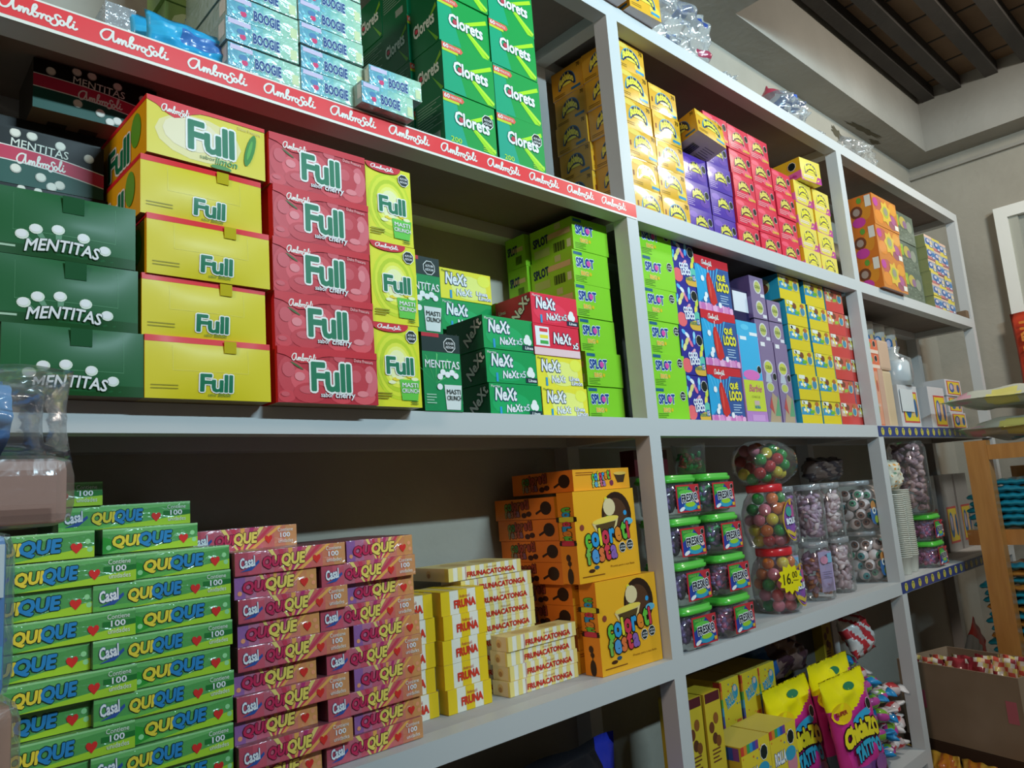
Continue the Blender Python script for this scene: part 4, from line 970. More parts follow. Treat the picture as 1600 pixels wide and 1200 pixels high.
stack('candy_box', DY, 6, .995, .052, Z_C, .0952, dy, ', column beside the mauve packs', 'box', 'yellow display candy boxes', tgp, dx=[.02, .012, .006, 0, -.004, -.034], jx=.002)
stack('candy_box', DY, 6, 1.178, .052, Z_C, .0952, dy, ', column beside the red display boxes', 'box', 'yellow display candy boxes', tgp, dx=[.006, .004, 0, 0, -.004, -.016], jx=.002)
stack('candy_box', DR, 6, 1.343, .052, Z_C, .0952, dr, ', column beside the yellow display boxes', 'box', 'red display candy boxes', tgp, jx=.003)
stack('candy_box', DR, 5, 1.5095, .0545, Z_C, .0952, dr, ', column behind the grey post', 'box', 'red display candy boxes', tgp, jx=.003, jy=.001)

# ================================================================== second bay, jars and tubs
def rings(name, secs, m, e=2.0, n=32, cap0=True, cap1=True, smooth_=True):
    """surface through superelliptic sections (z, rx, ry)"""
    bm = bmesh.new(); R_ = []
    for z, rx, ry in secs:
        row = []
        for i in range(n):
            a = 2 * math.pi * i / n; c, s = math.cos(a), math.sin(a)
            row.append(bm.verts.new((rx * math.copysign(abs(c) ** (2 / e), c), ry * math.copysign(abs(s) ** (2 / e), s), z)))
        R_.append(row)
    for a, b in zip(R_, R_[1:]):
        for i in range(n): bm.faces.new((a[i], a[(i + 1) % n], b[(i + 1) % n], b[i])).smooth = smooth_
    if cap0: bm.faces.new(R_[0][::-1])
    if cap1: bm.faces.new(R_[-1])
    me = bpy.data.meshes.new(name); bm.to_mesh(me); bm.free(); me.materials.append(m); return me
JAR = film_mat('clear_jar', amount=.05, rough=.06, scale=9, strength=.15, milky=.05)
def filling(name, R_, Y_, z0, z1, cols, n, size, seed, e=5.0):
    """loose sweets pressed against the wall of a container"""
    r = random.Random(seed); bm = bmesh.new(); mats = [mat(c, 'gloss') for c in cols]
    for i in range(n):
        a = r.uniform(0, 2 * math.pi); c, s = math.cos(a), math.sin(a); k = r.uniform(.75, .98)
        p = Vector(((R_ - size * .7) * k * math.copysign(abs(c) ** (2 / e), c), (Y_ - size * .7) * k * math.copysign(abs(s) ** (2 / e), s), r.uniform(z0 + size * .7, z1)))
        M_ = Matrix.Translation(p) @ Matrix.Rotation(r.uniform(0, 6.3), 4, Vector((r.uniform(-1, 1), r.uniform(-1, 1), r.uniform(-1, 1))).normalized()) @ Matrix.Diagonal((size, size * .62, size * .4, 1))
        g = bmesh.ops.create_uvsphere(bm, u_segments=8, v_segments=5, radius=.75, matrix=M_); mi = r.randrange(len(mats))
        for v in g['verts']:
            for q in v.link_faces: q.material_index = mi; q.smooth = True
    me = bpy.data.meshes.new(name); bm.to_mesh(me); bm.free()
    for m in mats: me.materials.append(m)
    return me
TW_, TD_, TH_ = .076, .06, .098
def tub_label():
    A = Art('gloss'); A.box(.112, .001, .076, 'b02c34'); f = A.F
    A.rect(f, .05, .06, .95, .94, '243c90', 0); A.poly(f, ((.05, .5), (.6, .94), (.05, .94)), '2c8c38', 1); A.poly(f, ((.55, .94), (.95, .4), (.95, .94)), 'a82c38', 2)
    A.text(f, 'RINDE 60', .1, .83, .07, '90c060', w=.4, lay=3)
    A.ell(f, .55, .2, .3, .16, '2c8cb0', 2); A.ell(f, .55, .28, .22, .1, '8cb830', 3); A.ell(f, .4, .7, .3, .12, '58b048', 2)
    A.text(f, 'FRESKO', .2, .36, .27, '101828', w=.68, off=.035, ol=('eef4f4', .075), lay=5, rot=.06)
    A.ell(f, .18, .12, .12, .07, 'd8dce4', 4, rot=.3); A.ell(f, .85, .38, .08, .07, 'd8a8a8', 4); A.rect(f, .84, .08, .95, .2, 'c8a030', 4); A.octo(f, .88, .82, .1, 4, False)
    return A.done('tub_label')
TB = rings('tub_body', [(0, .066, .05), (.006, .072, .056), (TH_, TW_, TD_)], JAR, e=4.5)
TLID = rings('tub_lid', [(0, .078, .062), (.004, .081, .065), (.012, .081, .065), (.0125, .077, .061), (.02, .077, .061), (.022, .074, .058)], mat('46a83a', 'gloss'), e=4.5)
TLB = tub_label()
def tub_bump(v): return v
fillA = [filling('tub_filling', .066, .05, .004, .093, c, 240, .026, s, 4.5) for s, c in enumerate((('6c5890', '7c6498', '5c487c', '8c7098'), ('2c7850', '388c58', '5c5080', '705880'), ('a04c70', '6c5888', '8c4470', '906088')))]
def tub(x, y, z, label, fi, rz=0.0):
    o = put('sweet_tub', TB, (x, y, z), label, 'tub', 'gum tubs with green lids', rz=rz)
    part(o, 'lid', TLID, (0, 0, TH_ - .006), 'lime green plastic lid'); part(o, 'label', TLB, (-.044, -.0655, .01), 'printed paper label'); part(o, 'filling', fillA[fi], (0, 0, 0), None, kind='stuff')
    return o
for i in range(4):
    tub(.148 - .004 * i, .064, Z_L + .119 * i + .0005, ordn(i, 4) + 'clear gum tub with lime lid, column beside the grey post', (0, 0, 0, 0)[i], rz=-.03 + .03 * (i % 2))
    tub(.352 - .006 * i + (.0, .004, -.004, -.016)[i], .062, Z_L + .119 * i + .0005, ordn(i, 4) + 'clear gum tub with lime lid, column beside the gumball jars', (2, 2, 1, 1)[i], rz=.02 - .03 * (i % 2))
o = put('sweet_tub', rings('open_cup', [(0, .045, .045), (.09, .052, .052)], JAR, cap1=False), (.31, .09, Z_L + .119 * 4), 'small clear cup of sweets standing on the gum tubs', 'cup')
part(o, 'filling', filling('cup_filling', .044, .044, .004, .06, ('a02c3c', '2c6c40', '702838'), 40, .017, 9, 2), (0, 0, 0), None, kind='stuff')
A = Art('gloss'); A.box(.16, .05, .075, '3c1018'); A.text(A.F, 'FRESKO', .15, .3, .3, 'c8c8c8', w=.6, off=.05, lay=2); put('gum_box', A.done('dark_red_box'), (.065, .11, Z_L + .477), 'dark red gum box lying on the gum tubs in shadow', 'box')
# gumball jars
def ball(c, fin='gloss', r=.0205):
    bm = bmesh.new(); bmesh.ops.create_uvsphere(bm, u_segments=16, v_segments=10, radius=r)
    for q in bm.faces: q.smooth = True
    me = bpy.data.meshes.new('gumball'); bm.to_mesh(me); bm.free(); me.materials.append(mat(c, fin)); return me
BC = {'red': '9c2c30', 'green': '2c7c38', 'yellow': 'b8a838', 'pink': 'b86c80', 'orange': 'b8642c'}
BM = {k: ball(v) for k, v in BC.items()}
jsec = [(0, .052, .052), (.008, .066, .066), (.05, .08, .08), (.12, .082, .082), (.16, .07, .07), (.18, .056, .056), (.192, .054, .054)]
JB = rings('jar_body', jsec, JAR, e=2.3); JL = rings('jar_lid', [(0, .058, .058), (.003, .06, .06), (.024, .06, .06), (.026, .057, .057)], mat('c02830', 'gloss'))
def oval_label():
    A = Art('gloss'); A.F = Fr((-.05, 0, -.07), (1, 0, 0), (0, 0, 1), .1, .14)
    A.ell(A.F, .5, .5, .5, .5, 'b89c3c', 0, 28); A.ell(A.F, .5, .5, .45, .46, '7c4c98', 1, 28); A.ell(A.F, .62, .68, .24, .18, 'b04c88', 2); A.ell(A.F, .3, .7, .16, .12, '3c8c84', 3)
    A.text(A.F, 'BOLIBOL', .14, .4, .13, 'd0d4e8', w=.72, off=.06, ol=('40509c', .04), lay=4, rot=.08); A.poly(A.F, ((.1, .34), (.9, .42), (.85, .34), (.15, .27)), '4c4898', 3)
    for i in range(9): A.oval(A.F, .16 + .085 * i, .14 + .1 * abs(i - 4) / 4, .05, 'b8a040', 3)
    A.octo(A.F, .7, .88, .06, 4, False); A.oval(A.F, .42, .9, .06, 'b88c30', 3)
    def bend(c):
        a = c.x / .083; return Vector((.083 * math.sin(a) * 1.0, -.083 * math.cos(a) - .002 + c.y, c.z))
    return A.done('oval_label', warp=bend)
OL = oval_label()
def gum_jar(x, y, z, label, lidded, seed, where, parts=True):
    o = put('gumball_jar', JB, (x, y, z), label, 'jar', 'gumball jars')
    if lidded: part(o, 'lid', JL, (0, 0, .186), 'red screw lid')
    part(o, 'label', OL, (0, 0, .09), 'oval purple printed label', rz=.12)
    r = random.Random(seed)
    for k in range(5):
        n = (7, 8, 8, 8, 6)[k]; R_ = (.044, .057, .0585, .057, .045)[k]
        for i in range(n):
            a = 2 * math.pi * (i + .5 * (k % 2)) / n + r.uniform(-.05, .05)
            if math.sin(a) > .75: continue
            cn = r.choice(list(BC)); put('gumball', BM[cn], (x + R_ * math.cos(a), y + R_ * math.sin(a), z + .024 + k * .0345 + r.uniform(0, .003)), cn + ' gumball inside the ' + where, 'gumball', cn + ' gumballs in the ' + where)
    return o
xj, yj = .765, .10
jlow = gum_jar(xj, yj, Z_L, 'gumball jar with red lid and a yellow price star', True, 1, 'jar with the yellow price star')
gum_jar(xj - .012, yj, Z_L + .2135, 'gumball jar with red lid stacked above the price-star jar', True, 2, 'red-lidded jar stacked above the price star')
A = Art('gloss'); A.F = Fr((-.045, 0, -.05), (1, 0, 0), (0, 0, 1), .09, .1)
A.poly(A.F, [(.5 + (.5 if i % 2 == 0 else .38) * math.cos(math.pi * i / 12), .5 + (.5 if i % 2 == 0 else .38) * math.sin(math.pi * i / 12)) for i in range(24)], 'd8c818', 0)
A.text(A.F, '16.', .22, .32, .34, '2c2a14', w=.36, off=.01, sh=.2, lay=2, rot=.12); A.text(A.F, '00', .6, .52, .2, '2c2a14', w=.2, off=.01, sh=.2, lay=2, rot=.15); A.rect(A.F, .6, .44, .82, .46, '2c2a14', 2)
part(jlow, 'price_tag', A.done('price_star'), (-.055, -.078, .115), 'yellow star price tag with a handwritten price', rz=-.55)
# third jar lies on its side on top, open end outward
o = put('gumball_jar', JB, (xj - .10, yj + .02, Z_L + .497), 'open gumball jar lying on its side above the red lids', 'jar', 'gumball jars', ry=math.pi / 2, rz=-.35)
r = random.Random(4)
for k in range(4):
    for i in range(7):
        a = 2 * math.pi * (i + .5 * (k % 2)) / 7; c = .036 + k * .036
        p = o.matrix_basis if False else None
        R_ = .052 if k < 3 else .04; lx, ly, lz = R_ * math.cos(a), R_ * math.sin(a), c
        wx, wy, wz = lz, ly, -lx; q = Vector((wx * math.cos(-.35) - wy * math.sin(-.35), wx * math.sin(-.35) + wy * math.cos(-.35), wz)) + Vector((xj - .10, yj + .02, Z_L + .497))
        cn = r.choice(list(BC)); put('gumball', BM[cn], q, cn + ' gumball inside the open jar lying on its side', 'gumball', cn + ' gumballs in the sideways jar')
# marshmallow jars
CAP = rings('clear_lid', [(0, .05, .05), (.002, .052, .052), (.02, .052, .052), (.022, .049, .049)], film_mat('clear_lid', amount=.15, milky=.3))
CJ = rings('jar_body', [(0, .046, .046), (.006, .054, .054), (.165, .055, .055), (.18, .048, .048), (.19, .047, .047)], JAR, e=2.6)
def mm_jar(x, y, z, label, cols, seed, lab=None, size=.026):
    o = put('marshmallow_jar', CJ, (x, y, z), label, 'jar', 'marshmallow jars'); part(o, 'lid', CAP, (0, 0, .184), 'clear plastic lid')
    part(o, 'filling', filling('marshmallow_filling', .054, .054, .004, .165, cols, 110, size, seed, 2.4), (0, 0, 0), None, kind='stuff')
    if lab:
        A = Art('gloss'); A.F = Fr((-.035, 0, -.07), (1, 0, 0), (0, 0, 1), .07, .14)
        A.rect(A.F, 0, 0, 1, 1, lab, 0); A.rect(A.F, .5, .72, .95, .96, '70a0c0', 1); A.ell(A.F, .3, .8, .22, .1, 'b87c98', 2); A.lines(A.F, .15, .5, .7, 4, .05, '8c7ca8', 2, .015)
        part(o, 'label', A.done('lilac_label', warp=lambda c: Vector((.056 * math.sin(c.x / .056), -.056 * math.cos(c.x / .056) - .002 + c.y, c.z))), (0, 0, .1), 'lilac paper label', rz=-.3)
    return o
P1 = ('b0a0b0', 'a890a8', 'c4b4bc', '988098'); P2 = ('8c5c94', 'a878a4', '704880', 'b09ab0'); P3 = ('c0aeb4', 'b8a4b0', 'cabcc0', '9c848c')
mm_jar(.905, .15, Z_L, 'lilac-labelled sweet jar tucked behind the price-star jar', P2, 31, 'a898b8')
mm_jar(.925, .14, Z_L + .207, 'jar of purple sweets stacked behind the upper red-lidded jar', ('7c4c90', 'a088a8', 'c4b4bc', '8c5c98'), 32)
mm_jar(1.055, .10, Z_L, 'jar of orange and lilac sweets with a long lilac label', ('a888a0', 'b87848', '9c7c98'), 33, 'a090b4')
mm_jar(1.075, .11, Z_L + .207, 'jar of pale marshmallows on the long-labelled jar', P1, 34)
mm_jar(1.255, .11, Z_L, 'jar of spotted white marshmallows beside the lower eyeball jar', P3, 35, size=.03)
mm_jar(1.235, .11, Z_L + .207, 'jar of spotted white marshmallows beside the upper eyeball jar', P3, 36, size=.03)
# eyeball jars
EJ = rings('jar_body', [(0, .085, .085), (.008, .097, .097), (.15, .1, .1), (.172, .088, .088), (.19, .084, .084)], JAR, e=3.0)
EL = rings('clear_lid', [(0, .086, .086), (.002, .089, .089), (.018, .089, .089), (.02, .086, .086)], film_mat('pale_lid', amount=.12, milky=.35))
def eyeball(ic):
    bm = bmesh.new(); bmesh.ops.create_uvsphere(bm, u_segments=18, v_segments=14, radius=.0225)
    me = bpy.data.meshes.new('eyeball'); 
    for q in bm.faces:
        q.smooth = True; c = q.calc_center_median().normalized(); q.material_index = 2 if c.z > .955 else 1 if c.z > .8 else 0
    bm.to_mesh(me); bm.free()
    for h in ('dccacd', ic, '18181c'): me.materials.append(mat(h, 'gloss'))
    return me
EY = {'teal': eyeball('3c8c94'), 'green': eyeball('4c8c70'), 'brown': eyeball('6c4c40')}
def eye_jar(x, y, z, label, where, seed):
    o = put('eyeball_jar', EJ, (x, y, z), label, 'jar', 'eyeball candy jars'); part(o, 'lid', EL, (0, 0, .184), 'clear plastic lid')
    A = Art('gloss'); A.F = Fr((-.025, 0, -.05), (1, 0, 0), (0, 0, 1), .05, .1); A.ell(A.F, .5, .4, .5, .4, '2c5c94', 0, 18); A.ell(A.F, .5, .75, .35, .2, 'b87c40', 1); A.oval(A.F, .55, .55, .14, 'd0d0d0', 2); A.oval(A.F, .57, .55, .07, '204c70', 3); A.ell(A.F, .75, .2, .25, .16, '8c9c2c', 2)
    part(o, 'label', A.done('eye_label'), (-.055, -.1005, .075), 'blue printed sticker', rz=-.12)
    r = random.Random(seed)
    for k in range(4):
        for i in range(9):
            a = 2 * math.pi * (i + .5 * (k % 2)) / 9 + r.uniform(-.06, .06)
            if math.sin(a) > .6: continue
            cn = r.choice(list(EY)); q = put('eyeball_candy', EY[cn], (x + .0715 * math.cos(a), y + .0715 * math.sin(a), z + .028 + k * .039), cn + '-irised eyeball candy inside the ' + where, 'candy', cn + ' eyeball candies in the ' + where)
            q.rotation_euler = Vector((-.85 + r.uniform(-.7, .7), -.45 + r.uniform(-.7, .7), .15 + r.uniform(-.8, .8))).to_track_quat('Z', 'Y').to_euler()
eye_jar(1.6, .155, Z_L, 'lower square jar of eyeball candies beside the grey post', 'lower eyeball jar', 5)
eye_jar(1.58, .155, Z_L + .206, 'upper square jar of eyeball candies beside the grey post', 'upper eyeball jar', 6)
b = pouch(.28, .1, .1, None, lambda u, v: '30282c' if math.sin(19 * u + 7 * v) > 0 else '5a4c48', wr=.008, seed=50, name='snack_bag')
put('snack_bag', b, (1.3, .2, Z_L + .417), 'dark crumpled sweet bag lying on the jars at the back', 'bag')

# ================================================================== second bay, lowest shelf
def printed_pouch(W_, H_, T, paint, draw, seed=0, name='snack_bag', lift=.004):
    base = pouch(W_, H_, T, None, paint, wr=.003, seed=seed, name=name, seal=.05, nx=48, ny=60)
    A = Art('gloss'); A.F = Fr((0, 0, 0), (1, 0, 0), (0, 0, 1), W_, H_); draw(A, A.F)
    e = lambda t: max(0.0, 1 - abs(2 * t - 1) ** 2.6) ** .5
    def w(c):
        u, v = c.x / W_, c.z / H_
        k = min(1, max(0, (v - .03) / .12)) * min(1, max(0, (.97 - v) / .12))
        return Vector((c.x, c.y - T / 2 * e(u) * (e(v) * .5 + .5) * k - lift, c.z))
    pr = A.done('print', warp=w)
    bm = bmesh.new(); bm.from_mesh(base); n = len(base.materials)
    bm2 = bmesh.new(); bm2.from_mesh(pr)
    for f in bm2.faces: f.material_index += n
    tmp = bpy.data.meshes.new('tmp'); bm2.to_mesh(tmp); bm2.free(); bm.from_mesh(tmp)
    me = bpy.data.meshes.new(name); bm.to_mesh(me); bm.free()
    for m in list(base.materials) + list(pr.materials): me.materials.append(m)
    for m in (base, pr, tmp): bpy.data.meshes.remove(m)
    return me
def pretzel():
    A = Art('card'); w, d, h = .078, .085, .5
    A.box(w, d, h, 'b4a02c', sides={'L': 'a08c28'}); f = A.F
    A.rect(f, .3, .05, .62, .58, '788c94', 1); A.rect(f, .34, .07, .58, .57, '8ca4ac', 2)
    for cx, cy, c in ((.3, .82, '5c3420'), (.6, .86, '7c4c24'), (.45, .76, '4c2c1c'), (.65, .74, '6a4020')): A.ell(f, cx, cy, .16, .03, c, 1)
    A.rect(f, .05, .95, .95, 1, '4a1c24', 1); A.lines(f, .2, .7, .5, 4, .02, '5c3420', 1, .008); A.text(f, 'XL', .35, .01, .03, '3c3018', w=.3, off=.03, lay=2)
    return A.done('tall_pretzel_box')
PZ = pretzel()
put('pretzel_box', PZ, (.085, .04, Z_B), 'tall yellow pretzel box with a window, half behind the grey post', 'box', 'yellow pretzel boxes')
put('pretzel_box', PZ, (.17, .035, Z_B), 'tall yellow pretzel box with a window, clear of the post', 'box', 'yellow pretzel boxes')
def roll(w, d, h, lid):
    A = Art('card'); A.box(w, d, h, 'c8b430', sides={'L': 'b49c2c', 'T': 'b8a84c'}); f, L = A.F, A.L
    r = random.Random(3)
    for i in range(18): A.oval(f, r.random() * .9 + .05, r.random() * .9 + .05, .018, ('b83c30', '2c6ca8', '3c9048', 'c87828')[i % 4], 0, 8)
    for i, c in enumerate(('b83c30', 'c87828', '3c9048', '2c88b8', '2c4c9c', '6c3c84')):
        if not lid: A.rect(L, .82, .98 - .16 * (i + 1), 1, .98 - .16 * i, c, 1); A.rect(f, 0, .98 - .16 * (i + 1), .08, .98 - .16 * i, c, 1)
        else: A.rect(L, .05 + .15 * i, .78, .2 + .15 * i, .98, c, 1); A.rect(f, .0 + .1 * i, .86, .1 + .1 * i, 1, c, 1)
    if lid:
        A.text(f, 'ROLLA', .12, .42, .18, 'd4d8dc', w=.4, off=.05, ol=('2c5c9c', .05), lay=2); A.text(L, 'ROLLA', .2, .35, .2, '2c8cb0', w=.6, off=.05, ol=('d4d4d0', .04), lay=2); A.octo(f, .76, .76, .13, 2, False)
        A.ell(f, .74, .34, .18, .24, 'b8788c', 1); A.ell(f, .7, .5, .2, .12, '2c8cb0', 2)
    else:
        A.text(f, 'ROLLA', .3, .45, .2, '2c8cb0', w=.5, off=.05, ol=('d4d4d0', .04), lay=2, rot=.3); A.ell(f, .75, .72, .16, .14, '2c8cb0', 1); A.oval(f, .75, .78, .06, 'c8b0a8', 2); A.rect(f, .7, .06, .95, .18, 'b8602c', 1)
    return A.done('roll_box')
R1, R2 = roll(.108, .13, .155, False), roll(.158, .125, .17, True)
for c in range(3): stack('roll_box', R1, 3, .43 + .112 * c, .15, Z_B, .1555, 'rainbow-edged yellow gum roll box', ('in the rear column beside the pretzel boxes', 'in the middle rear column', 'in the rear column beside the yellow bags')[c], 'box', 'yellow gum roll boxes', jx=.002)
for c in range(2): stack('roll_box', R2, 2, .275 + .163 * c, .005, Z_B, .1705, 'yellow gum roll box with flip lid', ('beside the pretzel boxes', 'in front of the rear roll boxes')[c], 'box', 'yellow gum roll boxes', jx=.002)
def tat_paint(u, v):
    if v > .80 + .09 * math.sin(4 * u + 3.4): return 'd4cc10'
    if v < .3: return ('4a5a68', '6c4488', '3c3440')[int(u * 3) % 3]
    return 'b42c84' if u > .12 else 'a82870'
def tat(A, f):
    A.ell(f, .52, .9, .12, .03, '1c6c4c', 0)
    A.ell(f, .2, .73, .18, .08, 'd4b818', 0); A.text(f, 'SUPER', .08, .72, .03, '8c2c28', w=.2, off=.04, lay=2)
    A.ell(f, .6, .66, .26, .035, '2c9ccc', 1, rot=.1); A.octo(f, .78, .72, .05, 2, False)
    A.text(f, 'ChiclaZO', .12, .46, .12, 'd8c828', w=.76, off=.08, ol=('14121c', .07), lay=3, arc=.05)
    A.text(f, 'TATTOO', .26, .34, .1, '2c9cc4', w=.56, off=.08, ol=('101420', .06), lay=3, arc=.03)
    for cx, cy, c in ((.35, .2, '4c7c50'), (.62, .16, 'a87c60'), (.2, .08, '3c5c88'), (.75, .26, '7c4c8c'), (.5, .08, 'c8c8d0')): A.ell(f, cx, cy, .14, .07, c, 0)
TT = printed_pouch(.30, .40, .05, tat_paint, tat, 61)
bgd = 'pink and yellow tattoo gum bag'
put('gum_bag', TT, (.62, .075, Z_B + .004), bgd + ' half hidden behind the roll boxes', 'bag', 'tattoo gum bags', rx=-.12)
put('gum_bag', TT, (.80, -.035, Z_B + .004), bgd + ' standing frontmost with a green hang hole', 'bag', 'tattoo gum bags', rx=-.14, rz=-.04)
put('gum_bag', printed_pouch(.30, .42, .05, tat_paint, tat, 62), (.905, .075, Z_B + .004), bgd + ' standing just behind the frontmost bag', 'bag', 'tattoo gum bags', rx=-.08, rz=-.02)
me = pouch(.32, .34, .045, None, lambda u, v: 'd0c814' if v > .72 else '6c2430' if u < .5 else 'b42c84', wr=.008, seed=66, name='gum_bag')
put('gum_bag', me, (.785, .20, Z_B + .004), bgd + ' crumpled at the rear with a torn dark corner', 'bag', 'tattoo gum bags', rx=-.1)
# dark bag lying over the others
me = pouch(.36, .17, .12, None, lambda u, v: '1c4c88' if u < .18 else '38222c' if math.sin(14 * u + 9 * v) > 0 else '6a5450', wr=.01, seed=67, name='snack_bag')
put('snack_bag', me, (.80, .215, Z_B + .365), 'dark brown snack bag with a blue end lying over the gum bags', 'bag', None, rx=-.5, rz=.05)
put('pretzel_box', pretzel(), (1.36, .26, Z_B + .02), 'tall yellow pretzel box standing alone by the back wall', 'box', 'yellow pretzel boxes')
me = simple('grey_carton', .2, .05, .5, '4c4a48', 'matte'); put('carton', me, (1.16, .302, Z_B), 'plain grey carton sheet against the back wall', 'box')
# twisted blue candies
def twist(c1, c2, c3, seed):
    r = random.Random(seed); mats = [mat(c, 'wrap', .4, 60) for c in (c1, c2, c3)]; V, FS, MI = [], [], []
    prof = [(-1, .62), (-.8, .5), (-.55, .16), (-.42, .5), (-.2, .62), (.2, .62), (.42, .5), (.55, .16), (.8, .5), (1, .62)]
    n = 12
    for k, (x, q) in enumerate(prof):
        for i in range(n):
            a = 2 * math.pi * i / n; flat = .35 if abs(x) > .6 else .8
            V.append((x * .062, q * .046 * math.cos(a) + r.uniform(-.002, .002), q * .046 * flat * math.sin(a) + r.uniform(-.002, .002)))
    for k in range(len(prof) - 1):
        for i in range(n):
            FS.append((k * n + i, k * n + (i + 1) % n, (k + 1) * n + (i + 1) % n, (k + 1) * n + i)); MI.append(0 if abs(prof[k][0]) > .5 else (1 if i % 4 < 2 else 2))
    FS.append(tuple(range(n))[::-1]); FS.append(tuple(range((len(prof) - 1) * n, len(prof) * n))); MI += [0, 0]
    me = bpy.data.meshes.new('twist_candy'); me.from_pydata(V, [], FS)
    for m in mats: me.materials.append(m)
    for p, k in zip(me.polygons, MI): p.material_index = k; p.use_smooth = True
    return me
TWB = [twist('1c7cb8', 'a83c8c', '6ca030', s) for s in (1, 2)]; TWR = [twist('c8c4c8', 'b8a8ac', 'a83038', s) for s in (3, 4)]
rr = random.Random(12)
def heap(name, pool, n, cx, cy, z0, label, group, wx, wy, rows, pitch):
    k = 0
    for row in range(rows):
        for i in range(n):
            x = cx + (i - (n - 1) / 2) * wx + rr.uniform(-.01, .01) + (.02 if row % 2 else -.02); y = cy + rr.uniform(-.01, .01) + .004 * row
            put(name, pool[(i + row) % 2], (x, y, z0 + .052 + row * pitch), label, 'candy', group, rz=rr.uniform(-.7, .7), ry=rr.uniform(-.25, .25), rx=rr.uniform(-.6, .6)); k += 1
bin_ = simple('inner_bin', .30, .1, .03, '7c7c80', 'paint')
heap('twist_candy', TWB, 2, 1.292, .052, Z_B, 'blue and purple twist-wrapped candy in the heap beside the tattoo gum bags', 'blue twist candies', .085, .0, 5, .06)
heap('twist_candy', TWR, 2, 1.402, .055, Z_B, 'white and red striped twist-wrapped candy in the heap against the grey post', 'striped twist candies', .075, .0, 4, .06)
heap('twist_candy', TWB, 2, 1.292, .155, Z_B, 'blue and purple twist-wrapped candy at the back of the heap beside the bags', 'blue twist candies behind', .085, .0, 6, .06)
heap('twist_candy', TWR, 2, 1.402, .155, Z_B, 'white and red striped twist-wrapped candy at the back of the heap by the post', 'striped twist candies behind', .075, .0, 5, .06)
me = pouch(.19, .16, .07, None, lambda u, v: 'b43038' if math.sin(16 * u + 12 * v) > .1 else 'c8c8cc', wr=.006, seed=71, name='snack_bag')
put('snack_bag', me, (1.33, .12, Z_B + .36), 'white and red striped candy bag with a star lying on the striped candies', 'bag', None, rx=-.35, ry=-.1)

# ================================================================== third bay, upper shelf
def tropic():
    A = Art('gloss'); w, d, h = .285, .115, .1475
    A.box(w, d, h, 'b8722c', sides={'L': 'c46a28', 'B': '8a4a28'}); f, L = A.F, A.L
    A.ell(f, .25, .7, .22, .24, 'a8544c', 0); A.ell(f, .75, .3, .2, .26, '8a5060', 0); A.ell(f, .2, .3, .18, .22, 'c87c2c', 1); A.ell(f, .82, .75, .16, .2, 'c88c30', 1); A.ell(f, .12, .75, .1, .14, 'a83c90', 2); A.ell(f, .78, .38, .1, .16, '9c5484', 2)
    A.poly(f, [(.5 + (.24 if i % 2 else .16) * math.cos(i * .4488), .52 + (.42 if i % 2 else .3) * math.sin(i * .4488)) for i in range(14)], 'c8a83c', 3); A.ell(f, .5, .54, .12, .2, '98a83c', 4); A.ell(f, .5, .56, .08, .13, '8a8478', 5)
    A.rect(f, .82, .08, .97, .24, 'd4d0cc', 4); A.rect(L, .72, .6, .95, .96, 'd4ccc4', 3); A.ell(L, .35, .5, .24, .2, '6a3a28', 1); A.ell(L, .35, .5, .14, .12, '98847c', 2); A.ell(L, .4, .16, .26, .16, 'b83c90', 1); A.ell(L, .7, .5, .2, .3, 'c8802c', 0); A.ell(L, .5, .85, .1, .1, '5c8c38', 1)
    return A.done('tropical_box')
stack('candy_box', tropic(), 3, at(1384, 455, -.025).x, -.025, Z_M, .148, 'orange and magenta tropical candy box', ', pile overhanging the shelf edge', 'box', 'tropical candy boxes', dx=[0, .004, .008], jx=.003)
def jade():
    A = Art('gloss'); w, d, h = .32, .13, .15
    A.box(w, d, h, '586458', sides={'L': '3c4840', 'T': '4a564c'}); f = A.F; r = random.Random(6)
    for i in range(60): A.ell(f, r.random() * .9 + .05, r.random() * .4 + .03, .025, .02, ('6c786c', '465046', '788478')[i % 3], 0, 6)
    A.rect(f, 0, .45, 1, 1, '4c5a50', 0); A.rect(f, .05, .5, .4, .88, '84a02c', 2); A.ell(f, .22, .68, .1, .1, 'a8c048', 3); A.ell(f, .55, .68, .14, .2, 'a89848', 2); A.ell(f, .62, .62, .08, .14, '7c5c80', 3); A.ell(f, .8, .6, .12, .2, '7c8478', 2); A.rect(f, .0, .84, .16, .98, 'c8ccc4', 3)
    return A.done('dark_green_box')
stack('candy_box', jade(), 3, 2.09, .01, Z_M, .1505, 'dark speckled box with a lime green panel', ', beside the tropical candy boxes', 'box', 'dark lime-panelled boxes', jx=.004)
def sachet(i):
    A = Art('gloss'); w, d, h = .112, .12, .0655; A.box(w, d, h, '8c9cb4', sides={'L': '84885c', 'T': 'b8a8a0'}); f = A.F; r = random.Random(i)
    A.rect(f, 0, 0, 1, .2, 'c8b840' if i % 2 else 'b8686c', 0); A.rect(f, 0, .8, 1, 1, 'c8a898' if i % 2 else 'c8b848', 0)
    A.ell(f, .3 + .1 * (i % 3), .5, .3, .26, '1c4c94', 1); A.ell(f, .32 + .1 * (i % 3), .55, .18, .14, 'b8b4c8', 2); A.ell(f, .8, .45, .18, .2, 'c8b89c' if i % 2 else '2c6cac', 1); A.rect(f, .55, .08, .95, .3, '1c4c94', 2); A.rect(f, .62, .12, .88, .26, 'c8c8d4', 3)
    return A.done('sachet_pack')
SP = [sachet(i) for i in range(4)]
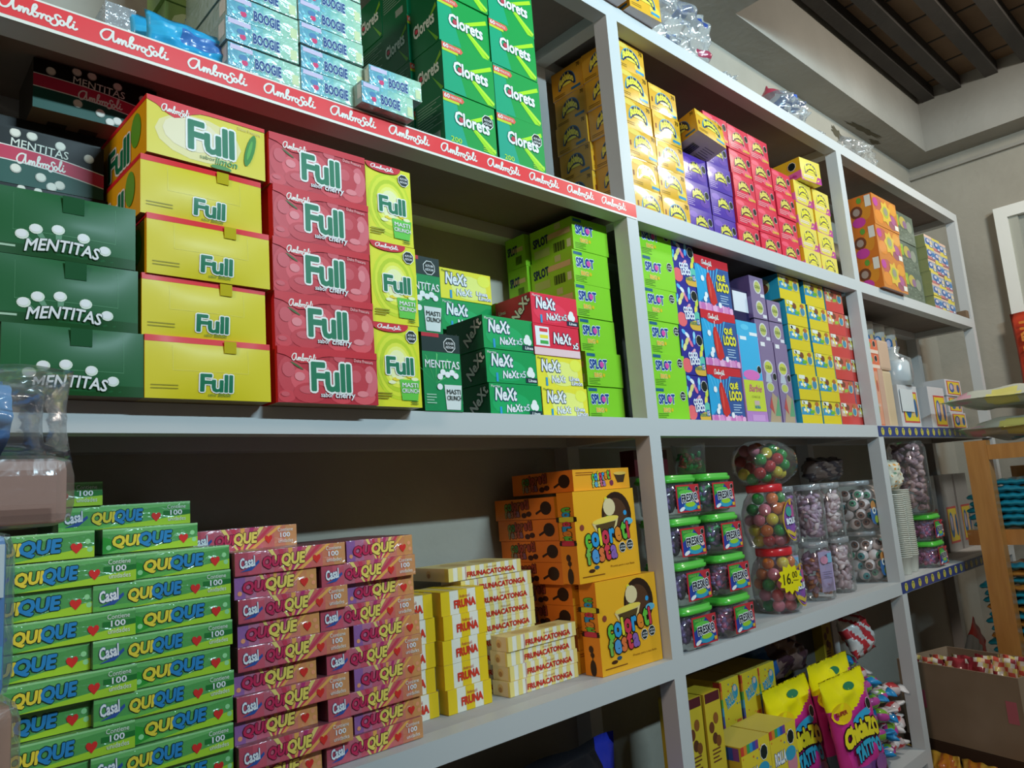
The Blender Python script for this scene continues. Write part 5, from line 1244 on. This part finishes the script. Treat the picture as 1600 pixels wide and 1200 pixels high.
for c in range(3):
    stack('sachet_pack', SP[0], 6, 2.53 + .118 * c, .0 + .004 * c, Z_M, .0657, 'blue and yellow sachet pack', (', column beside the dark speckled boxes', ', middle column of three', ', column farthest from the dark boxes')[c], 'pack', 'blue and yellow sachet packs', pick=lambda i: SP[(i + c) % 4], jx=.004)
put('plastic_bag', pouch(.3, .12, .14, film_mat('dark_bag', (.3, .3, .3), .25, milky=.05), wr=.012, seed=80, name='plastic_bag'), (1.72, .22, Z_M + .44), 'dark crumpled plastic bag on the tropical boxes', 'bag') if False else None
put('wood_block', simple('wood_block', .045, .05, .045, '6a5848', 'matte', .004), (3.03, .0, Z_M), 'small brown wooden block beside the end post', 'block')

# ================================================================== third bay, middle shelf
def salmon(w, d, h, tall):
    A = Art('gloss'); A.box(w, d, h, 'cc6444', sides={'L': 'd07850', 'R': 'c8a090', 'T': 'c89080'}); f, L = A.F, A.L
    if tall:
        A.rect(f, .55, .05, .98, .95, 'c88c74', 0); A.ell(f, .5, .3, .16, .1, '6c8a3c', 1); A.ell(f, .5, .8, .2, .1, 'c88838', 1); A.text(f, 'LIMONADA', .35, .35, .05, 'd4c8c0', w=.5, off=.02, lay=2); A.ell(f, .8, .7, .1, .1, 'a85848', 1)
    else:
        A.rect(f, 0, .04, 1, .28, 'd4c0b4', 0); A.ell(f, .3, .6, .22, .26, '6c9c4c', 1); A.octo(f, .75, .7, .24, 2, False); A.ell(L, .4, .6, .3, .3, '6c9c4c', 1)
    return A.done('salmon_box')
A_t, A_s = salmon(.105, .1, .262, True), salmon(.15, .1, .066, False)
put('candy_box', A_t, (1.68, .056, Z_C), 'tall salmon orange candy box standing beside the grey post', 'box', 'salmon candy boxes')
put('candy_box', simple('beige_pack', .055, .1, .262, 'b49484', 'gloss'), (1.787, .056, Z_C), 'narrow dusky beige pack beside the tall salmon box', 'pack', 'beige packs')
stack('candy_box', A_s, 2, 1.685, .056, Z_C + .2625, .067, 'short salmon and white candy box', 'on top of the tall salmon box', 'box', 'salmon candy boxes')
me = simple('beige_bag', .10, .09, .26, 'b8a488', 'gloss', .012); put('candy_pack', me, (1.845, .056, Z_C), 'cream coloured tall pack leaning beside the salmon boxes', 'pack', 'beige packs')
put('candy_pack', simple('beige_bag', .12, .1, .14, 'b89c88', 'gloss', .012), (1.842, .056, Z_C + .262), 'dusky pink soft pack on top of the cream pack', 'pack', 'beige packs')
def frame_art(A, f, seed=0):
    A.rect(f, .04, .05, .96, .95, 'b04444', 0); A.rect(f, .1, .1, .92, .9, 'c8b834', 1); A.ell(f, .35, .5, .18, .32, '1c5c98', 2); A.ell(f, .33, .55, .1, .2, 'a8a4c0', 3); A.ell(f, .62, .5, .13, .28, 'c8a878', 2); A.ell(f, .8, .48, .1, .28, '1c5488', 2)
def white_pack(w, d, h, lab=(.12, .08, .98, .9)):
    A = Art('gloss'); A.box(w, d, h, 'b4b8c0', sides={'L': 'a8acb4'}); x0, y0, x1, y1 = lab
    g = Fr(A.F.o + A.F.u * (w * x0) + A.F.v * (h * y0), A.F.u, A.F.v, w * (x1 - x0), h * (y1 - y0)); frame_art(A, g); return A.done('white_pack')
wd = 'white pack with red-framed blue label'
put('candy_pack', white_pack(.24, .12, .20), (1.97, .05, Z_C), wd + ' behind a blank white card, beside the cream pack', 'pack', 'white packs with blue labels')
put('card', simple('white_card', .15, .002, .105, 'bcc4cc', 'gloss'), (1.985, .044, Z_C + .075), 'blank white card tucked in front of the white pack', 'card')
put('candy_pack', white_pack(.235, .1, .21, (.25, .02, .98, .84)), (2.36, .05, Z_C), 'taller ' + wd + ' in the middle of the shelf', 'pack', 'white packs with blue labels')
stack('candy_pack', white_pack(.235, .1, .086, (.08, .04, .97, .96)), 3, 2.62, .045, Z_C, .087, 'small ' + wd, 'in the pile near the end post', 'pack', 'white packs with blue labels', jx=.006, jr=.02)
def tubs(w, h): 
    A = Art('gloss'); A.F = Fr((-.06, 0, .02), (1, 0, 0), (0, 0, 1), .12, h * .6); frame_art(A, A.F)
    return A.done('tub_print', warp=lambda c: Vector((.066 * math.sin(c.x / .066), -.066 * math.cos(c.x / .066) + c.y - .001, c.z)))
WT = rings('white_tub', [(0, .06, .06), (.005, .064, .064), (.155, .065, .065), (.156, .067, .067), (.18, .067, .067), (.183, .06, .06)], mat('b8babc', 'gloss'))
WP = tubs(.13, .16)
for c in range(4):
    for k in range(3):
        o = put('white_tub', WT, (2.02 + .142 * c, .255, Z_C + .1845 * k), ('lowest', 'second lowest', 'topmost')[k] + ' white lidded tub in the ' + ('first', 'second', 'third', 'fourth')[c] + ' rear column from the salmon boxes', 'tub', 'white lidded tubs'); part(o, 'label', WP, (0, 0, .02), 'blue and yellow printed label', rz=-.5)
CLR = film_mat('clear_bag', amount=.07, rough=.1, scale=16, strength=.9, milky=.10)
o = put('white_tub', rings('short_tub', [(0, .065, .065), (.006, .07, .07), (.11, .07, .07), (.125, .06, .06)], mat('b4bcc4', 'gloss')), (2.12, .105, Z_C + .2015), 'short white tub in a clear bag resting on the white pack', 'tub', 'white lidded tubs')
part(o, 'label', WP, (0, 0, .0), 'blue and yellow printed label', rz=.25)
part(o, 'bag', rings('bag', [(0, .075, .075), (.05, .085, .082), (.13, .078, .08), (.16, .03, .03), (.19, .045, .04)], CLR), (0, 0, .0005), 'clear plastic bag')

# ================================================================== third bay, lower shelf
def cup():
    return rings('paper_cup', [(0, .028, .028), (.0005, .029, .029), (.072, .039, .039), (.072, .041, .041), (.0745, .041, .041), (.0745, .0385, .0385), (.004, .027, .027)], mat('c8ccc8', 'gloss'), cap1=True, n=24)
CU = cup()
for c, (x, y, n) in enumerate(((1.80, .075, 32), (1.905, .085, 34))):
    for k in range(n): put('paper_cup', CU, (x, y, Z_L + .0001 + .0085 * k), 'white paper cup nested in the cup tower ' + ('behind the grey post' if c == 0 else 'beside the bag of spotted print'), 'cup', 'paper cups in the tower ' + ('behind the post' if c == 0 else 'clear of the post'), rx=math.pi if False else 0)
me = pouch(.13, .13, .05, None, lambda u, v: 'c08838' if math.sin(21 * u) * math.sin(17 * v) > .72 else '70907c' if math.sin(13 * u + 2) * math.sin(19 * v + 1) > .8 else 'c4c4b8', wr=.004, seed=85, name='party_bag')
put('party_bag', me, (1.80, .085, Z_L + .0085 * 33 + .078), 'white spotted printed bag on top of the cup towers', 'bag')
def tub3(z, l): return tub(2.09, .075, z, l, 2, rz=.02)
tub3(Z_L + .0005, 'lower gum tub with lime lid at the foot of the cup tower'); tub3(Z_L + .1195, 'upper gum tub with lime lid beside the cup tower')
BJ = rings('tall_jar', [(0, .06, .06), (.006, .075, .075), (.30, .075, .075), (.33, .062, .062)], JAR, e=3)
o = put('sweet_jar', BJ, (2.06, .085, Z_L + .2385), 'tall clear jar of pinkish sweets standing on the gum tubs', 'jar'); part(o, 'filling', filling('jar_filling', .073, .073, .004, .31, ('a88c94', '98808c', 'b8a0a4', '806c78'), 150, .03, 90, 3), (0, 0, 0), None, kind='stuff')
for i, x in enumerate((2.42, 2.70, 2.93)):
    A = Art('gloss'); A.box(.2, .12, .40, '90949a'); g = Fr(A.F.o + A.F.u * .03 + A.F.v * .03, A.F.u, A.F.v, .16, .21); frame_art(A, g)
    put('candy_pack', A.done('white_pack'), (x, .17, Z_L), 'tall grey-white pack with a framed label, ' + ('nearest the gum tubs', 'in the middle of three', 'nearest the end post')[i], 'pack', 'tall framed packs')

# ================================================================== on top of the shelving
put('gum_box', GO, (.085, -.03, Z_T + .001), gdn + ' lying on the very top of the shelving', 'box', 'golden gum boxes', rz=-.05)
put('gum_box', GO, (-.09, -.035, Z_T + .001), gdn + ' on the very top, cut by the picture edge', 'box', 'golden gum boxes', rz=-.02)
TOPB = film_mat('top_bag', amount=.09, rough=.1, scale=14, strength=1.0, milky=.16)
def tpaint(u, v):
    if .62 < u < .8 and v > .55 and math.sin(20 * v) > -.2: return '2c4484'
    if .6 < u < .82 and .2 < v < .3: return '8c3048'
    return TOPB
put('plastic_bag', pouch(.36, .30, .14, None, tpaint, wr=.014, seed=91, name='plastic_bag', nx=30, ny=24), (.36, .11, Z_T + .001), 'large clear plastic bag with blue print on top of the shelving', 'bag')
def tpaint2(u, v): return ('a83c50' if u < .3 else 'c8c8d0' if u < .5 else '2c50a0') if v > .8 else TOPB
put('plastic_bag', pouch(.26, .15, .13, None, tpaint2, wr=.014, seed=92, name='plastic_bag'), (1.13, .08, Z_T + .001), 'clear plastic bag with a red and blue printed top edge', 'bag')
put('plastic_bag', pouch(.16, .07, .09, TOPB, wr=.012, seed=93, name='plastic_bag'), (.70, .09, Z_T + .001), 'small crumpled clear bag beside the large printed bag', 'bag')
put('plastic_bag', pouch(.18, .06, .09, TOPB, wr=.012, seed=95, name='plastic_bag'), (1.42, .09, Z_T + .001), 'flattened clear bag beside the red and blue printed one', 'bag')
put('plastic_bag', pouch(.32, .16, .12, film_mat('thin_bag', amount=.05, scale=10, milky=.07), wr=.014, seed=94, name='plastic_bag'), (1.85, .09, Z_T + .001), 'faint clear bag on the shelving near the end wall', 'bag')

# ================================================================== carton on the floor side of the third bay
def local(o, x, y): return o
KR = mat('8a6a4a', 'matte')
def carton(w, d, h, t=.006):
    bm = bmesh.new()
    def bx(lo, hi): bmesh.ops.create_cube(bm, size=1, matrix=Matrix.Translation([(lo[i] + hi[i]) / 2 for i in range(3)]) @ Matrix.Diagonal([hi[i] - lo[i] for i in range(3)] + [1]))
    bx((0, 0, 0), (w, t, h)); bx((0, d - t, 0), (w, d, h)); bx((0, t, 0), (t, d - t, h)); bx((w - t, t, 0), (w, d - t, h)); bx((t, t, 0), (w - t, d - t, t))
    me = bpy.data.meshes.new('carton'); bm.to_mesh(me); bm.free()
    m = bpy.data.materials.new('cardboard'); m.use_nodes = True; nt = m.node_tree; b = nt.nodes['Principled BSDF']; b.inputs['Roughness'].default_value = .85
    tc = nt.nodes.new('ShaderNodeTexCoord'); n = nt.nodes.new('ShaderNodeTexNoise'); n.inputs['Scale'].default_value = 5; nt.links.new(tc.outputs['Object'], n.inputs['Vector'])
    c = nt.nodes.new('ShaderNodeValToRGB'); c.color_ramp.elements[0].position = .3; c.color_ramp.elements[1].position = .75; c.color_ramp.elements[0].color = (.24, .165, .10, 1); c.color_ramp.elements[1].color = (.32, .23, .15, 1)
    nt.links.new(n.outputs[0], c.inputs[0]); nt.links.new(c.outputs[0], b.inputs['Base Color']); me.materials.append(m); return me
CA = math.radians(-106) ; CP = Vector((1.80, .16, .36))
ux, uy = Vector((math.cos(CA), math.sin(CA), 0)), Vector((-math.sin(CA), math.cos(CA), 0))
o = put('carton', carton(.50, .34, .30), CP, 'open brown cardboard carton of snack bags beside the shelving post', 'box', rz=CA)
part(o, 'print', simple('pink_smudge', .05, .0008, .07, 'a04c60', 'matte'), (.06, -.001, .12), 'faded pink printed mark'); part(o, 'print', simple('pink_smudge', .04, .0008, .08, 'a85c68', 'matte'), (.44, -.001, .13), 'faded pink printed mark')
r = random.Random(21)
for i in range(5):
    me = pouch(.17, .24, .03, None, lambda u, v: ('b84c40', 'c8a890', 'c8b468', 'c8c0b8', '8c3038')[int(5 * abs(math.sin(3 * u + 5 * v + i)))% 5], wr=.006, seed=100 + i, name='snack_bag')
    q = CP + ux * (.02 + .062 * i) + uy * (.035 + .056 * i) + Vector((0, 0, .075))
    put('snack_bag', me, q, ('first', 'second', 'third', 'fourth', 'fifth', 'sixth')[i] + ' red and cream snack bag in the carton, counted from the shelving', 'bag', 'snack bags in the carton', rz=CA + r.uniform(-.03, .03), rx=-.05)
put('crate', simple('crate', .54, .36, .358, '3c2c22', 'matte', .004), CP + ux * -.02 + uy * -.0 - Vector((0, 0, .36)), 'dark wooden crate on the floor under the cardboard carton', 'crate', rz=CA)
for i in range(4):
    me = pouch(.135, .24, .06, None, lambda u, v: ('c87c20', 'b86428', 'c89838')[int(3 * abs(math.sin(4 * u + 3 * v + i))) % 3], wr=.008, seed=110 + i, name='snack_bag')
    q = CP + ux * (.0 + .142 * i) + uy * -.08; q.z = .105
    put('snack_bag', me, q, ('first', 'second', 'third', 'fourth')[i] + ' orange snack bag from the post, below the cardboard carton', 'bag', 'orange snack bags', rz=CA, rx=.0)
put('low_stand', simple('low_stand', .6, .13, .098, '3c3028', 'matte'), CP + ux * .0 + uy * -.145 - Vector((0, 0, .36)), 'low dark stand on the floor carrying the orange snack bags', 'stand', rz=CA)
me = pouch(.2, .5, .05, None, lambda u, v: 'a83c38' if .3 < v < .42 or v > .8 else '8c9498', wr=.006, seed=120, name='snack_bag')
put('snack_bag', me, (2.35, .12, .35), 'grey and red long packet leaning in the dark behind the carton', 'bag', ry=.8)
put('carton', carton(.75, .28, .32), (2.28, .05, 0.001), 'dark cardboard carton on the floor under the blue-edged shelf', 'box')

# ================================================================== wooden snack rack in the aisle
PINE = bpy.data.materials.new('varnished_pine'); PINE.use_nodes = True; nt = PINE.node_tree; b = nt.nodes['Principled BSDF']; b.inputs['Roughness'].default_value = .35; b.inputs['Coat Weight'].default_value = .3
tc = nt.nodes.new('ShaderNodeTexCoord'); wv = nt.nodes.new('ShaderNodeTexNoise'); wv.inputs['Scale'].default_value = 5; wv.inputs['Detail'].default_value = 4
mp = nt.nodes.new('ShaderNodeMapping'); mp.inputs['Scale'].default_value = (6, 6, .8); nt.links.new(tc.outputs['Object'], mp.inputs[0]); nt.links.new(mp.outputs[0], wv.inputs['Vector'])
c = nt.nodes.new('ShaderNodeValToRGB'); c.color_ramp.elements[0].position = .3; c.color_ramp.elements[1].position = .7; c.color_ramp.elements[0].color = (.50, .20, .045, 1); c.color_ramp.elements[1].color = (.64, .29, .075, 1); nt.links.new(wv.outputs[0], c.inputs[0]); nt.links.new(c.outputs[0], b.inputs['Base Color'])
RP = Vector((2.24, -.15, 0)); K = 1.48; RA = -math.pi / 2
rack = bpy.data.objects.new('snack_rack', None); COL.objects.link(rack); rack.location = RP; rack.rotation_euler = (0, 0, RA); rack['label'] = 'orange varnished wooden rack with bags of snacks in the aisle'; rack['category'] = 'rack'
def rz_(z): return 0 if z <= 0 else 1.45 + (z - 1.45) * K
def rpart(n, lo, hi): return part(rack, n, slab(n, (lo[0] * K, lo[1] * K, rz_(lo[2])), (hi[0] * K, hi[1] * K, rz_(hi[2])), PINE))
rpart('post', (-.03, 0, 0), (.03, .045, 1.525)); rpart('post', (.60, 0, 0), (.66, .045, 1.525)); rpart('post', (.01, .30, 0), (.06, .345, 1.44)); rpart('post', (.60, .30, 0), (.65, .345, 1.44))
rpart('rail', (.0305, .002, 1.465), (.5995, .04, 1.51))
for z in (1.205, .82): 
    rpart('rail', (-.075, .0455, z), (.70, .075, z + .046)); rpart('rail', (-.075, .27, z), (.70, .2995, z + .046)); rpart('shelf_board', (-.07, .0755, z + .02), (.69, .2695, z + .04))

def rput(name, me, x, y, z, label, cat, group, rz=0.0, rx=0.0):
    q = RP + Vector((math.cos(RA), math.sin(RA), 0)) * x * K + Vector((-math.sin(RA), math.cos(RA), 0)) * y * K + Vector((0, 0, rz_(z))); return put(name, me, q, label, cat, group, rz=RA + rz, rx=rx)
def flatbag(cols, seed):
    me = pouch(.155, .26, .031, None, power=.32, seal=.03, paint=lambda u, v: cols[0] if v < .25 or v > .8 else cols[int(3 * abs(math.sin(5 * u + 4 * v + seed))) % len(cols)], wr=.0025, seed=seed, name='snack_bag')
    for v in me.vertices: v.co = Vector((min(.143, max(.012, v.co.x)), min(.25, max(.01, v.co.z)), -v.co.y + .027))
    return me
FB = {'turquoise': flatbag(('2490ac', '2c98b4', '208098'), 1), 'mixed': flatbag(('2c8ca8', 'b8702c', 'c8a058'), 2), 'orange': flatbag(('b87c38', 'b0602c', 'c89050'), 3), 'green': flatbag(('7c9c2c', '88a838', 'a8502c'), 4)}
def pile(x, y, z, seq, where, grp):
    for i, k in enumerate(seq): rput('snack_bag', FB[k], x + random.uniform(-.008, .008), y + random.uniform(-.006, .006), z + .0215 * i, ordn(i, len(seq)) + k + ' snack bag in ' + where, 'bag', grp, rz=random.uniform(-.04, .04))
Z1, Z2 = 1.246, .861
pile(.004, .06, Z1, ['mixed', 'turquoise', 'turquoise', 'turquoise', 'turquoise', 'mixed', 'turquoise'], 'the pile past the post, upper rack tier', 'bags on the upper rack tier')
pile(.118, .055, Z1, ['turquoise', 'green', 'green', 'green', 'green', 'green', 'green', 'green'], 'the outer pile, upper rack tier', 'bags on the upper rack tier')
pile(-.082, .085, Z1, ['mixed', 'turquoise', 'turquoise', 'turquoise', 'mixed'], 'the pile behind the post, upper rack tier', 'bags on the upper rack tier')
pile(.004, .06, Z2, ['turquoise', 'turquoise', 'orange', 'turquoise', 'orange', 'turquoise', 'orange', 'turquoise', 'turquoise', 'orange', 'mixed', 'orange', 'mixed'], 'the pile past the post, lower rack tier', 'bags on the lower rack tier')
pile(.118, .055, Z2, ['turquoise', 'orange', 'turquoise', 'orange', 'turquoise', 'orange', 'mixed', 'orange', 'turquoise', 'orange', 'orange', 'turquoise'], 'the outer pile, lower rack tier', 'bags on the lower rack tier')
pile(-.082, .085, Z2, ['turquoise', 'turquoise', 'orange', 'mixed', 'turquoise', 'turquoise', 'orange', 'turquoise', 'mixed', 'turquoise'], 'the pile behind the post, lower rack tier', 'bags on the lower rack tier')
def pastel(u, v):
    s = math.sin(9 * u + 2) * math.sin(8 * v + 1)
    return '88b890' if u < .05 else '58a0b8' if s > .75 else 'b8b468' if s < -.7 else 'b48c9c' if math.sin(15 * u) * math.sin(13 * v) > .85 else 'a4a8a0'
for i, (x, y, z, lb) in enumerate(((-.06, .0, 1.527, 'lower pastel polka dot bag lying across the top of the rack'), (-.09, .02, 1.622, 'upper pastel polka dot bag lying across the top of the rack'))):
    me = pouch(.85, .40, .085, None, pastel, wr=.009, seed=130 + i, name='party_bag', nx=40, ny=24)
    for v in me.vertices: v.co = Vector((v.co.x, v.co.z, -v.co.y + .05))
    rput('party_bag', me, x, y, z, lb, 'bag', 'pastel bags on the rack', rz=.04 * (1 - 2 * i))

# red packet hung on the door frame of the end wall
A = Art('gloss'); A.F = Fr((0, 0, 0), (1, 0, 0), (0, 0, 1), .3, .6)
A.rect(A.F, 0, 0, 1, 1, 'b43c28', 0); A.text(A.F, 'TRIANGULO', .14, .93, .07, 'c8782c', w=1.5, off=.03, lay=2, rot=-1.5708) 
base = pouch(.3, .6, .04, 'b43c28', wr=.004, seed=140, name='hanging_packet')
bm = bmesh.new(); bm.from_mesh(base); A2 = Art('gloss'); A2.F = Fr((0, -.03, 0), (1, 0, 0), (0, 0, 1), .3, .6); A2.text(A2.F, 'TRIANGULO', .16, .93, .1, 'c8782c', w=1.6, off=.04, lay=2, rot=-1.5708); pr = A2.done('print')
bm2 = bmesh.new(); bm2.from_mesh(pr)
for f in bm2.faces: f.material_index += len(base.materials)
tmp = bpy.data.meshes.new('t'); bm2.to_mesh(tmp); bm.from_mesh(tmp); me = bpy.data.meshes.new('hanging_packet'); bm.to_mesh(me); bm.free(); bm2.free()
for m in list(base.materials) + list(pr.materials): me.materials.append(m)
put('hanging_packet', me, (3.575, -.08, 1.73), 'red packet with orange lettering hanging on the white door frame', 'packet', rz=-math.pi / 2)

# ================================================================== clear bagged packs on the stand at the near end
put('counter', simple('counter', .5, .34, 1.12, '5a4a3c', 'matte', .004), (-2.02, -.42, 0), 'brown counter end carrying the clear bagged packs', 'counter')
BG = film_mat('bag_film', amount=.035, rough=.16, scale=16, strength=.55, milky=.05)
def bagged(z, h, x1, c, label, top=None):
    w = .24
    o = put('bagged_pack', simple('bagged_pack', w, .17, h, c, 'gloss', .012), (x1 - w, -.36, z), label, 'pack', 'clear bagged packs', rz=.03)
    return o, part(o, 'bag', simple('bag', w + .014, .184, h + .004, BG, bev=.022), (-.006, -.007, 0.0), 'clear plastic bag')
z = 1.1215
for h, x1, c, l in ((.075, -1.51, '98705f', 'pinkish pack in a clear bag, lowest on the counter'), (.095, -1.505, '9c7868', 'pinkish bagged pack second from the counter top'), (.0, 0, '', ''), (.155, -1.513, '4c78b0', 'white and blue bagged pack under the wide pinkish pack'), (.068, -1.462, '9c7a70', 'wide pinkish brown bagged pack overhanging the blue and white one')):
    if not h: continue
    o, bg = bagged(z, h, x1, c, l)
    if h > .15:
        part(o, 'print', simple('white_band', .236, .001, .05, 'c4ccd4', 'gloss'), (.0, -.0012, .095)); part(o, 'print', simple('teal_band', .236, .001, .03, '4ca0b8', 'gloss'), (.0, -.0012, .02))
    z += h + .0045
me = pouch(.24, .085, .15, None, lambda u, v: ('4078b8' if v < .3 else '6c94c4') if u < .8 else BG, wr=.006, seed=150, name='bagged_pack')
o = put('bagged_pack', me, (-1.462 - .245, -.275, z), 'soft blue pack in a clear bag on top of the pinkish pack', 'pack', 'clear bagged packs')
part(o, 'bag', pouch(.285, .105, .18, BG, wr=.009, seed=151, name='bag', nx=30), (-.02, 0, -.001), 'crumpled clear plastic bag')
